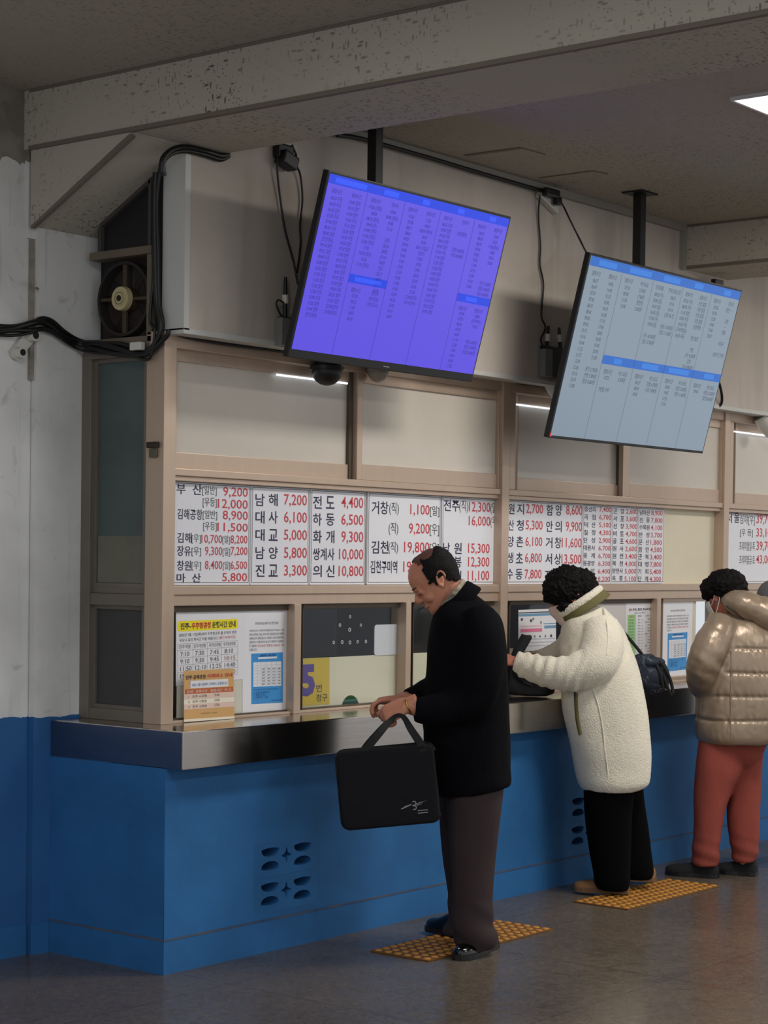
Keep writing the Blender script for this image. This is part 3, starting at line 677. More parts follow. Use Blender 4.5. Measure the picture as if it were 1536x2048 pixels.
# ------------------------------------------------------------------ notices on the lower glass (plane just in front of the panes)
YN = .2245
def sheet(name, label, cat, px, m=M_WHITE, y=YN, r=0.0, th=.0012, group=None, quad=None):
    x0, z0, x1, z1 = bx(*px, y=y)
    t = thing(name, label, cat, ((x0 + x1) / 2, y, z0), group=group)
    if quad:
        q = [on(*p, y=y) for p in quad]; MB().prism(q, (0, th, 0)).build('sheet', m, t)
    elif r: MB().prism([(a, y, b) for a, b in rrect(x0, z0, x1, z1, r)], (0, th, 0)).build('sheet', m, t)
    else: MB().box((x0, y, z0), (x1, y + th, z1)).build('sheet', m, t)
    return t
M_INK = mat('dark_ink', (54, 54, 60), .6)
M_INKG = mat('faint_ink', (150, 152, 158), .6)
M_INKR = mat('red_ink', (196, 66, 60), .6)
class Sheet:
    """writes on a notice whose corner pixels are known (bilinear inside the quad)"""
    def __init__(s, t, tl, tr, bl, br, y):
        s.t = t; s.y = y; s.c = [on(*p, y=y) for p in (tl, tr, bl, br)]; s.sets = {}
        s.h = (s.c[0] - s.c[2]).length; s.w = (s.c[1] - s.c[0]).length
    def pt(s, u, v):
        a, b, c, d = s.c; p = a * (1 - u) * (1 - v) + b * u * (1 - v) + c * (1 - u) * v + d * u * v; return p.x, p.z
    def S(s, key): return s.sets.setdefault(key, TX())
    def text(s, key, body, u0, v0, u1, v1, bold=.0):
        x = s.S(key); n = len(x.v); x.put(body, (u0, -v1, u1, -v0), bold)
        for i in range(n, len(x.v)): q = x.v[i]; x.v[i] = s.pt(q[0], -q[1])
    def rect(s, key, u0, v0, u1, v1): s.S(key).poly([s.pt(u0, v1), s.pt(u1, v1), s.pt(u1, v0), s.pt(u0, v0)])
    def rrect(s, key, u0, v0, u1, v1, r): s.S(key).poly([s.pt(a, b) for a, b in rrect(u0, v0, u1, v1, r)])
    def done(s, spec):
        for i, (key, name, m) in enumerate(spec):
            if key in s.sets: s.sets[key].build(name, m, s.t, flat(s.y - .0004 - .0003 * i))
M_YEL = mat('yellow_print', (240, 222, 30), .5)
# airport shuttle times
q = ((352, 1217), (488, 1213), (352, 1372), (488, 1358))
t = sheet('notice', 'white timetable notice with a yellow heading 진주-우주항공청 beside the corner post', 'notice', (352, 1217, 488, 1372), quad=(q[0], q[1], q[3], q[2]))
N1 = Sheet(t, *q, YN)
N1.rrect('y', .02, .165, .905, .30, .03)
N1.text('k', '진주-', .06, .19, .21, .275, .03); N1.text('r', '우주항공청', .22, .19, .50, .275, .03); N1.text('k', '운행시간 안내', .52, .19, .87, .275, .03)
N1.text('k', '2025년 7월 17일(목)부터 우주항공청 출·도착이 변경', .04, .325, .88, .375); N1.text('k', '되오니 유의 하시고 이용 바랍니다', .05, .39, .60, .435); N1.text('r', '(빨간 변경시간)', .62, .39, .87, .435)
for v in (.46, .545, .64, .735, .83, .925): N1.rect('f', .02, v, .90, v + .004)
for u in (.02, .24, .45, .66, .90): N1.rect('f', u, .46, u + .003, .925)
for j, h in enumerate(('진주역발', '진주개양발', '사천공항발', '우주항공청발')): N1.text('f2', h, .04 + .215 * j, .475, .21 + .22 * j, .525)
for i, rw in enumerate((('7:10', '7:30', '7:45', '8:10'), ('9:10', '9:30', '9:45', '10:15'), ('11:50', '12:10', '12:25', '14:40'), ('15:40', '16:00', '16:15', '16:50'))):
    for j, s_ in enumerate(rw): N1.text('f2' if not (j == 3 and i in (1, 3)) else 'p', s_, .06 + .215 * j, .565 + .095 * i, .06 + .215 * j + .032 * len(s_), .625 + .095 * i)
N1.done((('y', 'heading_band', M_YEL), ('f', 'table_lines', M_INKG), ('k', 'black_lettering', M_INK), ('f2', 'time_lettering', mat('grey_ink', (104, 104, 112), .6)), ('r', 'red_lettering', M_INKR), ('p', 'pale_red_lettering', mat('pale_red_ink', (176, 130, 130), .6))))
# orange notice leaning in front
q = ((368, 1342), (467, 1337), (368, 1444), (469, 1437))
YO = .187
t = sheet('notice', 'orange and tan bus notice below the yellow-headed timetable, reaching the counter', 'notice', (368, 1340, 468, 1444), m=mat('cream_print', (236, 226, 206), .5), y=YO, quad=(q[0], q[1], q[3], q[2]))
N2 = Sheet(t, *q, YO)
N2.rect('t', 0, 0, 1, .36); N2.rect('t', 0, .76, 1, .95); N2.rect('o', .01, .36, .99, .46); N2.rect('w', .12, .20, .88, .35)
N2.rect('p', 0, .46, 1, .56); N2.rect('p', 0, .66, 1, .76)
N2.text('k', '진주·김해공항', .03, .09, .43, .17, .02); N2.text('r', '시외버스 안내', .45, .08, .97, .16, .02)
N2.text('b', '2022. 3월 1일부터 시외버스 운행합니다', .15, .25, .86, .31); N2.text('w2', '순번   운행구간   출발시간   비 고', .05, .385, .93, .44)
for i, (a, b_) in enumerate((('1   진주→김해', '9:40'), ('2   진주→창원', '13:20'), ('3   진주→창원', '17:50'))): N2.text('k', a, .08, .485 + .1 * i, .44, .535 + .1 * i); N2.text('k', b_, .60, .48 + .1 * i, .70, .53 + .1 * i)
N2.text('k2', '진주시외버스 터미널', .32, .84, .64, .87)
N2.done((('t', 'tan_field', mat('tan_print', (208, 164, 106), .5)), ('o', 'orange_row', mat('orange_print', (192, 104, 60), .5)), ('p', 'pink_rows', mat('pink_print', (222, 196, 182), .5)), ('w', 'white_band', M_WHITE), ('k', 'black_lettering', M_INK), ('k2', 'small_lettering', mat('brown_ink', (120, 96, 66), .6)), ('r', 'red_lettering', M_INKR), ('b', 'blue_lettering', mat('blue_ink', (60, 90, 150), .6)), ('w2', 'white_lettering', M_WHITE)))
# white letter with the blue table (two copies of it hang on the glass)
M_BLUEP = mat('blue_print', (58, 146, 214), .5)
def fare_letter(q, label):
    t = sheet('notice', label, 'notice', (q[0][0], q[0][1], q[3][0], q[3][1]), m=mat('laminated_white', (228, 229, 234), .2), quad=(q[0], q[1], q[3], q[2]), group='white letters with a blue table')
    s = Sheet(t, *q, YN)
    s.text('k', '전자승차권(교통카드) 변경 알림', .26, .135, .74, .165)
    for i, l in enumerate(('안녕하십니까, 시외버스터미널(주)입니다. 2022. 1. 3일', '부로 운행되는 경남, 부산 지역 교통요금 인상 안내를', '아래와 같이 알려드립니다. 시외버스 요금 조정에 따라', '운행되오니 이용에 착오 없으시기 바랍니다. 감사합니')): s.text('k', l, .14, .205 + .036 * i, .86, .23 + .036 * i)
    s.text('k', '다. 경남버스', .14, .349, .30, .374); s.text('r', '인상요금 적용일: 2022년 1월', .31, .349, .86, .374); s.text('k', '드립니다.', .14, .385, .30, .41)
    s.rect('b', .18, .435, .845, .92); s.rect('w', .32, .472, .72, .49); s.text('n', '교통카드 이용 안내', .36, .448, .68, .466, .03)
    s.rect('w', .22, .52, .81, .755)
    for v in (.55, .575, .60, .63, .66, .69, .72): s.rect('f', .22, v, .81, v + .002)
    for u in (.30, .38, .48, .59, .70): s.rect('f', u, .52, u + .004, .755)
    for i in range(6): s.text('k', '%d00' % (i + 3), .40, .58 + .029 * i, .46, .595 + .029 * i); s.text('k', '4%d0' % i, .51, .58 + .029 * i, .57, .595 + .029 * i); s.text('k', '5%d0' % i, .62, .58 + .029 * i, .68, .595 + .029 * i); s.text('k', '6%d0' % i, .73, .58 + .029 * i, .79, .595 + .029 * i)
    s.text('n', '※ 문의사항은 창구에 문의하여 주시기 바랍니다', .22, .775, .74, .79); s.text('n', '1. 승차권 발매시간\n2. 환불 및 취소\n3. 교통카드 이용', .23, .80, .56, .87); s.text('n', '시외버스터미널', .60, .885, .82, .90)
    s.done((('b', 'blue_table', M_BLUEP), ('w', 'white_table', M_WHITE), ('f', 'table_lines', mat('pale_blue_ink', (150, 184, 214), .6)), ('k', 'black_lettering', M_INK), ('r', 'red_lettering', M_INKR), ('n', 'navy_lettering', mat('navy_print', (28, 70, 130), .6))))
    return t
fare_letter(((485, 1217), (580, 1214), (485, 1426), (580, 1421)), 'white letter with a blue table on the first lower pane, next to window five')
fare_letter(((1325, 1199), (1386, 1197), (1324, 1357), (1381, 1350)), 'white letter with a blue table beside the person in the padded jacket')
# pale backing sheets on the first and fourth pane
t = sheet('backing_sheet', 'pale greenish backing sheet behind the notices on the first lower pane', 'sheet', (354, 1213, 575, 1437), m=mat('pale_sheet', (206, 205, 190), .6), y=YN + .0016, th=.0006)
# window number sign
q = ((601, 1318), (659, 1315), (601, 1413), (659, 1408)); YW = .2405
x0, z0, x1, z1 = bx(602, 1312, 797, 1432, y=YW); zb = .9415
xc_, r_ = on(700, 1415, y=YW).x, .064; zc_ = on(700, 1419, y=YW).z
lp = [(1.031, zb)]
a0 = math.asin(max(-1, (zb - zc_) / r_))
pts = [(xc_ + r_ * math.cos(PI - a0 - (PI - 2 * a0) * k / 24), zc_ + r_ * math.sin(PI - a0 - (PI - 2 * a0) * k / 24)) for k in range(25)]
lp = [(1.031, zb)] + pts + [(1.764, zb), (1.764, 1.170), (1.031, 1.170)]
t = tag(outline('privacy_board', [lp], .004, M_CREAM, None, Matrix.Translation((0, YW, 0)) @ MF), 'cream board with a rounded pay hole in window five', 'board')
YP = YW - .0035
s5 = thing('window_number_sign', 'yellow sign with a purple 5 on the cream board', 'sign', (1.12, YP, 1.0))
pq = [on(*p, y=YP) for p in (q[0], q[1], q[3], q[2])]; MB().prism(pq, (0, .001, 0)).build('sheet', mat('ochre_sheet', (206, 176, 56), .5), s5)
SS = Sheet(s5, *q, YP); SS.text('p', '5', .0, .12, .50, .80, .055); SS.text('k', '번', .54, .56, .73, .72, .01); SS.text('k', '창구', .54, .77, .92, .93, .01)
SS.done((('p', 'number', mat('purple_print', (84, 62, 146), .5)), ('k', 'black_lettering', M_INK)))
# other boards behind the glass
def privacy(x0, x1, label): tag(MB().box((x0, YW - .002, zb), (x1, YW + .002, 1.170)).build('privacy_board', M_CREAM), label, 'board')
privacy(1.803, 2.512, 'cream board behind the man in the black coat')
privacy(2.58, 3.29, 'cream board behind the calendar and the white fleece sleeve')
privacy(3.36, 4.0, 'cream board behind the green-striped timetable')
# card on window five, speaking holes
card = sheet('blank_card', 'blank white rounded card standing in window five', 'card', (749, 1249, 797, 1310), m=mat('white_plastic_card', (222, 220, 226), .35), y=YW - .0055, r=.015, th=.003)
win5 = [o for o in bpy.data.objects if o.name == 'window_8'][0]
for k, (zx, zy, rr) in enumerate(((770, 293, 13), (658, 385, 15), (888, 385, 13), (765, 436, 17), (590, 575, 14), (683, 572, 16), (768, 575, 16), (853, 568, 14), (943, 565, 15))):
    p = on(560 + zx / 5.486, 1180 + zy / 5.486, y=.2262); rad = rr / 5.486 / 500 * 1.5
    b = MB()
    for j in range(12):
        a0_, a1_ = 2 * PI * j / 12, 2 * PI * (j + 1) / 12
        b.prism([p + Vector((r * math.cos(a), 0, r * math.sin(a))) for r, a in ((rad * .55, a0_), (rad, a0_), (rad, a1_), (rad * .55, a1_))], (0, .0008, 0))
    b.build('speaking_hole', mat('frosted_hole_edge', (190, 188, 190), .6), win5)
# things behind the glass
tag(MB().box((1.44, .46, .7405), (1.95, .50, 1.02), .004).build('green_folder', mat('green_plastic', (64, 160, 40), .5)), 'bright green folder behind the pay hole', 'folder')
tag(MB().box((1.36, .36, .7405), (1.75, .42, .958), .01).build('teal_box', mat('teal_plastic', (70, 150, 140), .5)), 'teal box behind the pay hole', 'box')
mon = thing('computer_monitor', 'dark back of a computer monitor behind window five', 'monitor', (1.42, .62, .7405))
MB().box((1.16, .60, .95), (1.72, .64, 1.5), .008).build('casing', mat('dark_blue_casing', (26, 30, 46), .5), mon); MB().box((1.38, .62, .75), (1.46, .65, .95)).build('stand', M_BLACK, mon); MB().box((1.28, .585, .7405), (1.56, .72, .755), .004).build('foot', M_BLACK, mon)
tag(MB().box((1.92, 1.7, 0), (2.5, 1.9, 2.3), .01).build('filing_cabinet', mat('pale_cabinet', (168, 178, 184), .5)), 'pale cabinet standing in the booth behind window five', 'cabinet')
cl = thing('office_chair', 'dark grey high-backed chair inside the booth behind window five', 'chair', (1.45, 1.25, 0))
MB().box((1.14, 1.22, .55), (1.66, 1.30, 1.38), .035).build('backrest', mat('chair_fabric', (70, 76, 84), .8), cl); MB().box((1.14, .98, .44), (1.66, 1.45, .52), .03).build('seat', mat('chair_fabric', (70, 76, 84), .8), cl); MB().tube([(1.4, 1.2, .05), (1.4, 1.2, .45)], .03).build('stem', M_BLACK, cl)
fo = MB()
for k in range(5): a_ = 2 * PI * k / 5; fo.tube([(1.4, 1.2, .06), (1.4 + .28 * math.cos(a_), 1.2 + .28 * math.sin(a_), .02)], .02)
fo.build('foot', M_BLACK, cl)
# calendar (window between the two queue places)
q = ((1037, 1220), (1112, 1217), (1037, 1303), (1112, 1300))
t = sheet('calendar', 'wall calendar page with pink and blue bands beside the white fleece arm', 'calendar', (1037, 1218, 1112, 1302), quad=(q[0], q[1], q[3], q[2])); s = Sheet(t, *q, YN)
s.rect('b', 0, .10, 1, .16); s.rect('g', 0, .06, 1, .085); s.rect('p', .05, .46, .62, .54); s.rect('p2', .05, .38, .62, .41); s.rect('b', .68, .40, 1, .47); s.rect('b', .66, .345, 1, .365)
for u, v, n_ in ((.06, .20, '1'), (.36, .20, '8'), (.56, .29, '3'), (.30, .235, '1'), (.40, .62, '5'), (.54, .62, '6'), (.68, .62, '3'), (.84, .62, '1')): s.text('k', n_, u, v, u + .045, v + .06)
for v in (.70, .78, .86): s.rect('f', .04, v, .96, v + .02)
s.done((('b', 'blue_bands', mat('calendar_blue', (104, 152, 186), .5)), ('g', 'dark_band', M_INK), ('p', 'pink_band', mat('calendar_pink', (226, 120, 156), .5)), ('p2', 'pale_pink_band', mat('calendar_pale_pink', (232, 196, 196), .5)), ('f', 'grey_lines', mat('calendar_grey', (196, 198, 208), .5)), ('k', 'numbers', M_INK)))
# green-striped timetable
q = ((1252, 1203), (1309, 1201), (1250, 1345), (1308, 1340))
t = sheet('notice', 'long white timetable with a green first column between the fleece coat and the mullion', 'notice', (1252, 1202, 1309, 1342), quad=(q[0], q[1], q[3], q[2])); s = Sheet(t, *q, YN)
s.text('r', '진주', .10, .10, .20, .14, .03); s.text('k', '장계도, 함안도 고속시외 운행', .23, .10, .90, .14, .03); s.text('k', '2022.12.21 변경', .30, .155, .64, .18)
s.rect('g', .06, .19, .34, .93); s.text('r', '출발시간', .12, .20, .30, .23)
s.text('k', '종착지', .42, .20, .54, .23); s.text('k', '[ 경유 ]', .68, .20, .86, .23)
for i in range(16):
    v = .255 + .042 * i; s.text('k', '%02d:%02d' % (7 + i * 3 // 4, (i * 35) % 60), .10, v, .26, v + .022); s.text('k' if i != 6 else 'r', '진주 → 서', .42, v, .58, v + .022)
    s.text('k', ('함안', '창원, 마산', '의령', '함안')[i % 4], .86 - (.20 if i % 4 == 1 else .10), v - .004, .88, v + .018)
s.done((('g', 'green_column', mat('green_print', (156, 206, 140), .5)), ('k', 'black_lettering', M_INK), ('r', 'red_lettering', M_INKR)))
sheet('backing_sheet', 'plain grey-white sheet behind the green-striped timetable', 'sheet', (1180, 1200, 1312, 1350), m=mat('grey_sheet', (206, 202, 200), .6), y=YN + .0016, th=.0006)
sheet('backing_sheet', 'cream backing sheet behind the letter by the padded jacket', 'sheet', (1322, 1194, 1391, 1362), m=mat('cream_sheet', (214, 206, 190), .6), y=YN + .0016, th=.0006)

# ------------------------------------------------------------------ hanging displays
def display(label, W, H, c, tilt, bez, chin, base, strip, ink, pole_x):
    R_ = Matrix.Rotation(math.radians(tilt), 3, 'X')
    t = thing('wall_display', label, 'screen', c, R_, group='hanging departure displays')
    b = MB(); b.box((-W / 2, 0, -H / 2), (W / 2, .03, H / 2), .004); b.box((-W / 2 + .12, .03, -H / 2 + .06), (W / 2 - .12, .075, H / 2 - .1), .01); b.build('casing', M_BLACK, t, None, True)
    x0, x1, z0, z1 = -W / 2 + bez, W / 2 - bez, -H / 2 + chin, H / 2 - bez
    ms = mat('lit_screen_%d' % base[0], base, .22, emit=base, estr=.86); nt = ms.node_tree; ms.node_tree.nodes['Principled BSDF'].inputs['Base Color'].default_value = (.01, .01, .012, 1)
    MB().box((x0, -.002, z0), (x1, .004, z1)).build('screen', ms, t, None, True)
    mi = mat('screen_ink_%d' % ink[0], ink, .4, emit=ink, estr=.8); mb = mat('screen_band_%d' % strip[0], strip, .3, emit=strip, estr=.95); mh = mat('screen_band_text_%d' % strip[0], strip, .3, emit=tuple(min(255, v + 20) for v in strip), estr=1)
    for m_ in (mi, mb, mh): m_.node_tree.nodes['Principled BSDF'].inputs['Base Color'].default_value = (.01, .01, .012, 1)
    U = lambda u: x0 + (x1 - x0) * u
    V = lambda v: z1 - (z1 - z0) * v
    return t, U, V, mi, mb, mh
def col_text(tx, U, V, lines, u, v, pitch, h, al='c', ws=.80):
    for i, s_ in enumerate(lines):
        if s_: tx.line(s_, U(u), V(v + pitch * i + h), h * abs(V(0) - V(1)), ws, .0, al)
t, U, V, mi, mb, mh = display('departure display glowing violet blue, hanging left of the two', 1.235, .742, (1.111, -.261, 2.755), 15.8, .011, .036, (98, 84, 236), (22, 62, 226), (44, 34, 140), 0)
tx = TX(); st = TX(); hd = TX()
st.rect(U(0), V(.052), U(1), V(0)); st.rect(U(.2), V(.572), U(.4), V(.522)); st.rect(U(.8), V(.562), U(1), V(.512))
for u0, u1 in ((.03, .19), (.28, .36), (.49, .53), (.69, .73), (.88, .92)): hd.rect(U(u0), V(.042), U(u1), V(.012))
hd.rect(U(.23), V(.560), U(.37), V(.534)); hd.rect(U(.85), V(.55), U(.92), V(.524))
for u in (.2, .4, .6, .8): tx.rect(U(u) - .0009, V(1), U(u) + .0009, V(.055))
PT, HH = .0333, .0215
for u in (.05, .15, .25, .35, .45, .55, .65, .75, .85, .95): tx.line('출발시간' if u not in (.35, .75) else '경유지', U(u), V(.098), HH * .67, .85, 0, 'c')
col_text(tx, U, V, '05:50 우등,06:20 우등,06:50 일반,07:20 우등,07:40 일반,08:20 우등,08:40 일반,(진성경유),09:14 일반,09:22 일반,09:40 우등,10:00 일반,10:50 일반,11:20 우등,11:30 우등,12:00 일반,12:30 우등,13:00 우등,13:20 일반,13:44 일반,(진성경유)'.split(','), .055, .116, PT, HH)
col_text(tx, U, V, '14:00 일반,14:10 일반,14:30 일반,14:50 우등,15:10 일반,15:30 일반,16:30 우등,16:50 일반,17:10 일반,17:40 일반,18:10 우등,18:30 일반,18:50 일반,19:10 일반,19:30 일반,19:50 우등,20:20 일반,21:00 일반,22:00(심야),24:00(심야)'.split(','), .148, .116, PT, HH)
col_text(tx, U, V, '07:00 (경유),08:00,08:50 (경유),09:40 (우),10:40 (경유),11:40 (경유),12:30 (경유),13:30,14:30 (경유),16:20,17:10 (경유)'.split(','), .255, .116, PT, HH)
col_text(tx, U, V, '18:00,18:40 (경유),19:40,21:10,,김해,(일) 8,200원,(우)10,700원,장유,(일) 7,200원,(우) 9,300원'.split(','), .35, .116, PT, HH)
col_text(tx, U, V, '출발시간,07:20,09:22,11:20,14:50,18:10'.split(','), .25, .60, PT, HH); col_text(tx, U, V, '경유지,충무공동,(혁신도시)'.split(','), .35, .60, PT, HH)
col_text(tx, U, V, '07:05,07:38,08:17,08:53,09:07,09:40,10:30,10:45,11:00,12:00,12:30,13:00,13:40,14:30,15:00,15:20,15:43,16:10,16:40'.split(','), .45, .116, PT, HH)
col_text(tx, U, V, '17:25,18:04,18:09 비하석,18:37,18:39,18:51 토일공,석휴석,19:00,19:29,19:50,20:05,20:30,21:00,21:30,22:00(심야),24:10(심야)'.split(','), .545, .116, PT, HH)
col_text(tx, U, V, '06:35 우등,07:05 일반,07:30 우등,08:15 일반,09:50 일반,10:20 우등,11:20 일반,12:50 일반,13:20 우등,14:20 일반,14:50 일반,15:40 우등,16:00 우등,16:45 일반,17:10 우등,18:20 일반,19:40 일반'.split(','), .652, .116, PT, HH)
col_text(tx, U, V, ',소방(행정),,,일반 6,500원,우등 8,400원'.replace('6,500', '6.500').replace('8,400', '8.400').split(','), .745, .116, PT, HH)
col_text(tx, U, V, '06:50,08:00,08:30,09:30,10:00,10:35,11:40,12:35,13:30,14:10,15:00'.split(','), .855, .116, PT, HH); col_text(tx, U, V, '15:40,16:20,17:00(경유),18:00,18:55,20:00,,,,수곡 7.200원,삼장 5.800원,대교 5.000원'.split(','), .945, .116, PT, HH)
col_text(tx, U, V, '출발시간,07:00,07:50,08:30,09:20,10:00,11:10,12:30,13:40,14:50,16:00,17:20'.split(','), .85, .59, PT, HH); col_text(tx, U, V, '출발시간,18:00,(진주마차),19:05,,,하동 6.200원,횡천 5.200원,옥산(3.000)원'.split(','), .945, .59, PT, HH)
P_ = lambda x, z: (x, -.0032, z)
st.build('blue_bands', mb, t, lambda x, z: (x, -.0026, z), True); hd.build('band_lettering', mh, t, P_, True); tx.build('departure_lettering', mi, t, P_, True)
MB().box((-.02, -.0015, -.742 / 2 + .015), (.02, .001, -.742 / 2 + .018)).build('maker_mark', mat('silver_mark', (150, 150, 150), .4), t, None, True)
t, U, V, mi, mb, mh = display('departure display with pale grey-blue screen, hanging right of the two', 1.45, .868, (2.985, -.325, 2.600), 14.4, .012, .014, (134, 150, 166), (18, 98, 190), (58, 68, 84), 0)
tx = TX(); st = TX(); hd = TX()
st.rect(U(0), V(.052), U(1), V(0)); st.rect(U(.2), V(.566), U(1), V(.516))
for u0, u1 in ((.05, .16), (.24, .38), (.46, .57), (.67, .73), (.88, .93)): hd.rect(U(u0), V(.042), U(u1), V(.012))
for u0, u1 in ((.27, .32), (.45, .56), (.63, .77), (.88, .95)): hd.rect(U(u0), V(.556), U(u1), V(.526))
for u in (.2, .4, .6, .8): tx.rect(U(u) - .001, V(1), U(u) + .001, V(.055))
PT, HH = .0345, .0225
for i, u in enumerate((.05, .15, .25, .35, .45, .55, .65, .75, .85, .95)): tx.line(('출발시간', '출발시간', '출발시간', '버스요금', '전주제품', '전북,남원,순창', '출발시간', '출발시간', '출발시간', '경유지')[i], U(u), V(.098), HH * .8, .8, 0, 'c')
col_text(tx, U, V, '06:37,06:47,07:07,07:40,08:10,08:41,09:05,09:43,10:10,10:16,10:44,11:25,11:57,12:34,12:56,13:10,13:14,13:38'.split(','), .055, .115, PT, HH)
col_text(tx, U, V, '14:05,14:40,15:25,15:40,16:10,16:38,17:10,17:40,18:00,18:45,19:45,20:30,21:00,,원지 2.700원,산청 5.300원,함양 8.600원'.split(','), .148, .115, PT, HH)
col_text(tx, U, V, '07:10,09:30,11:50,15:40'.split(','), .25, .115, PT, HH); col_text(tx, U, V, '단계여,1.700원,중앙청,3.500원'.split(','), .345, .115, PT, HH)
col_text(tx, U, V, '08:30 (우),10:00 (일),14:10 (일),16:30 (일),17:30 (우),19:00 (일),,(우) 16.000원,(일) 12.300원'.split(','), .455, .115, PT, HH)
col_text(tx, U, V, '08:10,10:16,10:14,남원 06 인,,남원 15.300원,인월 11.100원'.split(','), .55, .115, PT, HH)
col_text(tx, U, V, '07:20 우등,08:30 우등,11:10 일반,13:00 우등,15:30 우등,(구미역경유),18:30 우등'.split(','), .652, .115, PT, HH); col_text(tx, U, V, '거창 홍중,거창 홍중,거창 홍중,거창 홍중,김천종점,,거창 홍중,,거창,(우) 9.200원,김천,(우)19.800원'.split(','), .752, .115, PT, HH)
col_text(tx, U, V, '07:00,09:30,12:00,14:40,17:40,20:00'.split(','), .85, .115, PT, HH); col_text(tx, U, V, '합천 ㅡ,,고령,ㅡ,현풍,,서대구,,(상주선 안내)'.split(','), .945, .115, PT, HH)
for k, (a_, b_) in enumerate((('출발시간,10:25,,7번홈 승차', '버스요금,6.200원'), ('출발시간,06:37,08:41,10:45', '버스요금,강릉 6.700원,수동 7.800원'), ('출발시간,08:41,14:05,15:25,17:10', '버스요금,정촌 5.000원,거창 11.600원'), ('출발시간,09:00', '버스요금,거창 12.300원,함양 8.600원'))):
    col_text(tx, U, V, a_.split(','), .25 + .2 * k, .595, PT, HH); col_text(tx, U, V, b_.split(','), .345 + .2 * k, .595, PT, HH)
st.build('blue_bands', mb, t, lambda x, z: (x, -.0026, z), True); hd.build('band_lettering', mh, t, P_, True); tx.build('departure_lettering', mi, t, P_, True)
MB().box((-1.45 / 2 + .006, -.0016, -.868 / 2 + .008), (-1.45 / 2 + .02, .001, -.868 / 2 + .024)).build('standby_lamp', mat('red_lamp', (190, 40, 40), .4, emit=(190, 30, 30), estr=.6), t, None, True)
# ceiling poles of the displays
def pole(x, y, zbot, label, w_=.024):
    t = thing('ceiling_mount', label, 'mount', (x, y, Z_CEIL - .001), group='black display poles')
    MB().box((x - .075, y - .06, Z_CEIL - .008), (x + .075, y + .06, Z_CEIL - .0005)).build('ceiling_plate', M_BLACKM, t)
    MB().box((x - w_, y - w_, zbot), (x + w_, y + w_, Z_CEIL - .008), .004).build('pole', M_BLACKM, t)
    MB().box((x - .2, y - .03, zbot - .04), (x + .2, y + .03, zbot + .04), .004).build('bracket', M_BLACKM, t)
pole(1.075, -.12, 2.80, 'black pole from the ceiling to the violet display')
pole(3.05, -.21, 2.66, 'black pole from the ceiling to the grey display')

# ================================================================== people
class Fig:
    """local frame of one standing figure: at(px, py, w) = the point seen at that pixel, w metres behind the figure's own upright plane"""
    def __init__(s, px, py):
        s.base = on(px, py, z=0); s.D = Vector((sy_, cy_, 0)); s.R = Vector((cy_, -sy_, 0)); s.Z = Vector((0, 0, 1))
        s.S = F / ((s.base - CAM).dot(FW))
    def at(s, px, py, w=0.0):
        d = ray(px, py); t = ((s.base - CAM).dot(s.D) + w) / d.dot(s.D); return CAM + d * t
    def vec(s, u, w, z): return s.R * u + s.D * w + s.Z * z
    def ring(s, py, xl, xr, h, w=0.0, n=28, p=2.3, dz=None, hf=None):
        """horizontal outline between two pixels of row py, h = half depth (hf = depth on the near side)"""
        a, b = s.at(xl, py, w), s.at(xr, py, w); c = (a + b) / 2; r = (b - a) / 2; out = []
        for k in range(n):
            t = 2 * PI * k / n; cc, ss = math.cos(t), math.sin(t); e = (abs(cc) ** p + abs(ss) ** p) ** (-1 / p)
            hh = h if (ss > 0 or hf is None) else hf
            q = c + r * (cc * e) + s.D * (hh * ss * e)
            if dz: q.z += dz * cc * e
            out.append(q)
        return out
    def limb(s, mb, pts, n=16, sub=5, flat=1.0):
        """pts: (px, py, w, radius)"""
        P = [Vector(s.at(a, b, c)) for a, b, c, r in pts]; R = [q[3] for q in pts]
        P4 = catmull([Vector((*p, )) for p in P], sub); RR = []
        for i in range(len(R) - 1):
            for k in range(sub): t = k / sub; t = t * t * (3 - 2 * t) * .5 + t * .5; RR.append(R[i] * (1 - t) + R[i + 1] * t)
        RR.append(R[-1]); mb.tube(P4, RR, n); return mb
def fuse(mb, voxel, it=4, fac=.5):
    me = mb.mesh('fused'); me.materials.clear()
    mods = [('REMESH', dict(mode='VOXEL', voxel_size=voxel))]
    if it: mods.append(('SMOOTH', dict(iterations=it, factor=fac)))
    return apply_mods(me, mods)
def warp(me, fn):
    """move every point by fn(p, normal)"""
    ns = [v.normal.copy() for v in me.vertices]
    for v, n in zip(me.vertices, ns): v.co = fn(v.co.copy(), n)
    me.update(); return me
def nz(p, s): return noise.noise(p * s)
def folds(p, n, amp, scale, stretch=(1, 1, .45)):
    q = Vector((p.x * stretch[0], p.y * stretch[1], p.z * stretch[2]))
    return p + n * (amp * (nz(q, scale) + .5 * nz(q + Vector((5, 3, 1)), scale * 2.1)))

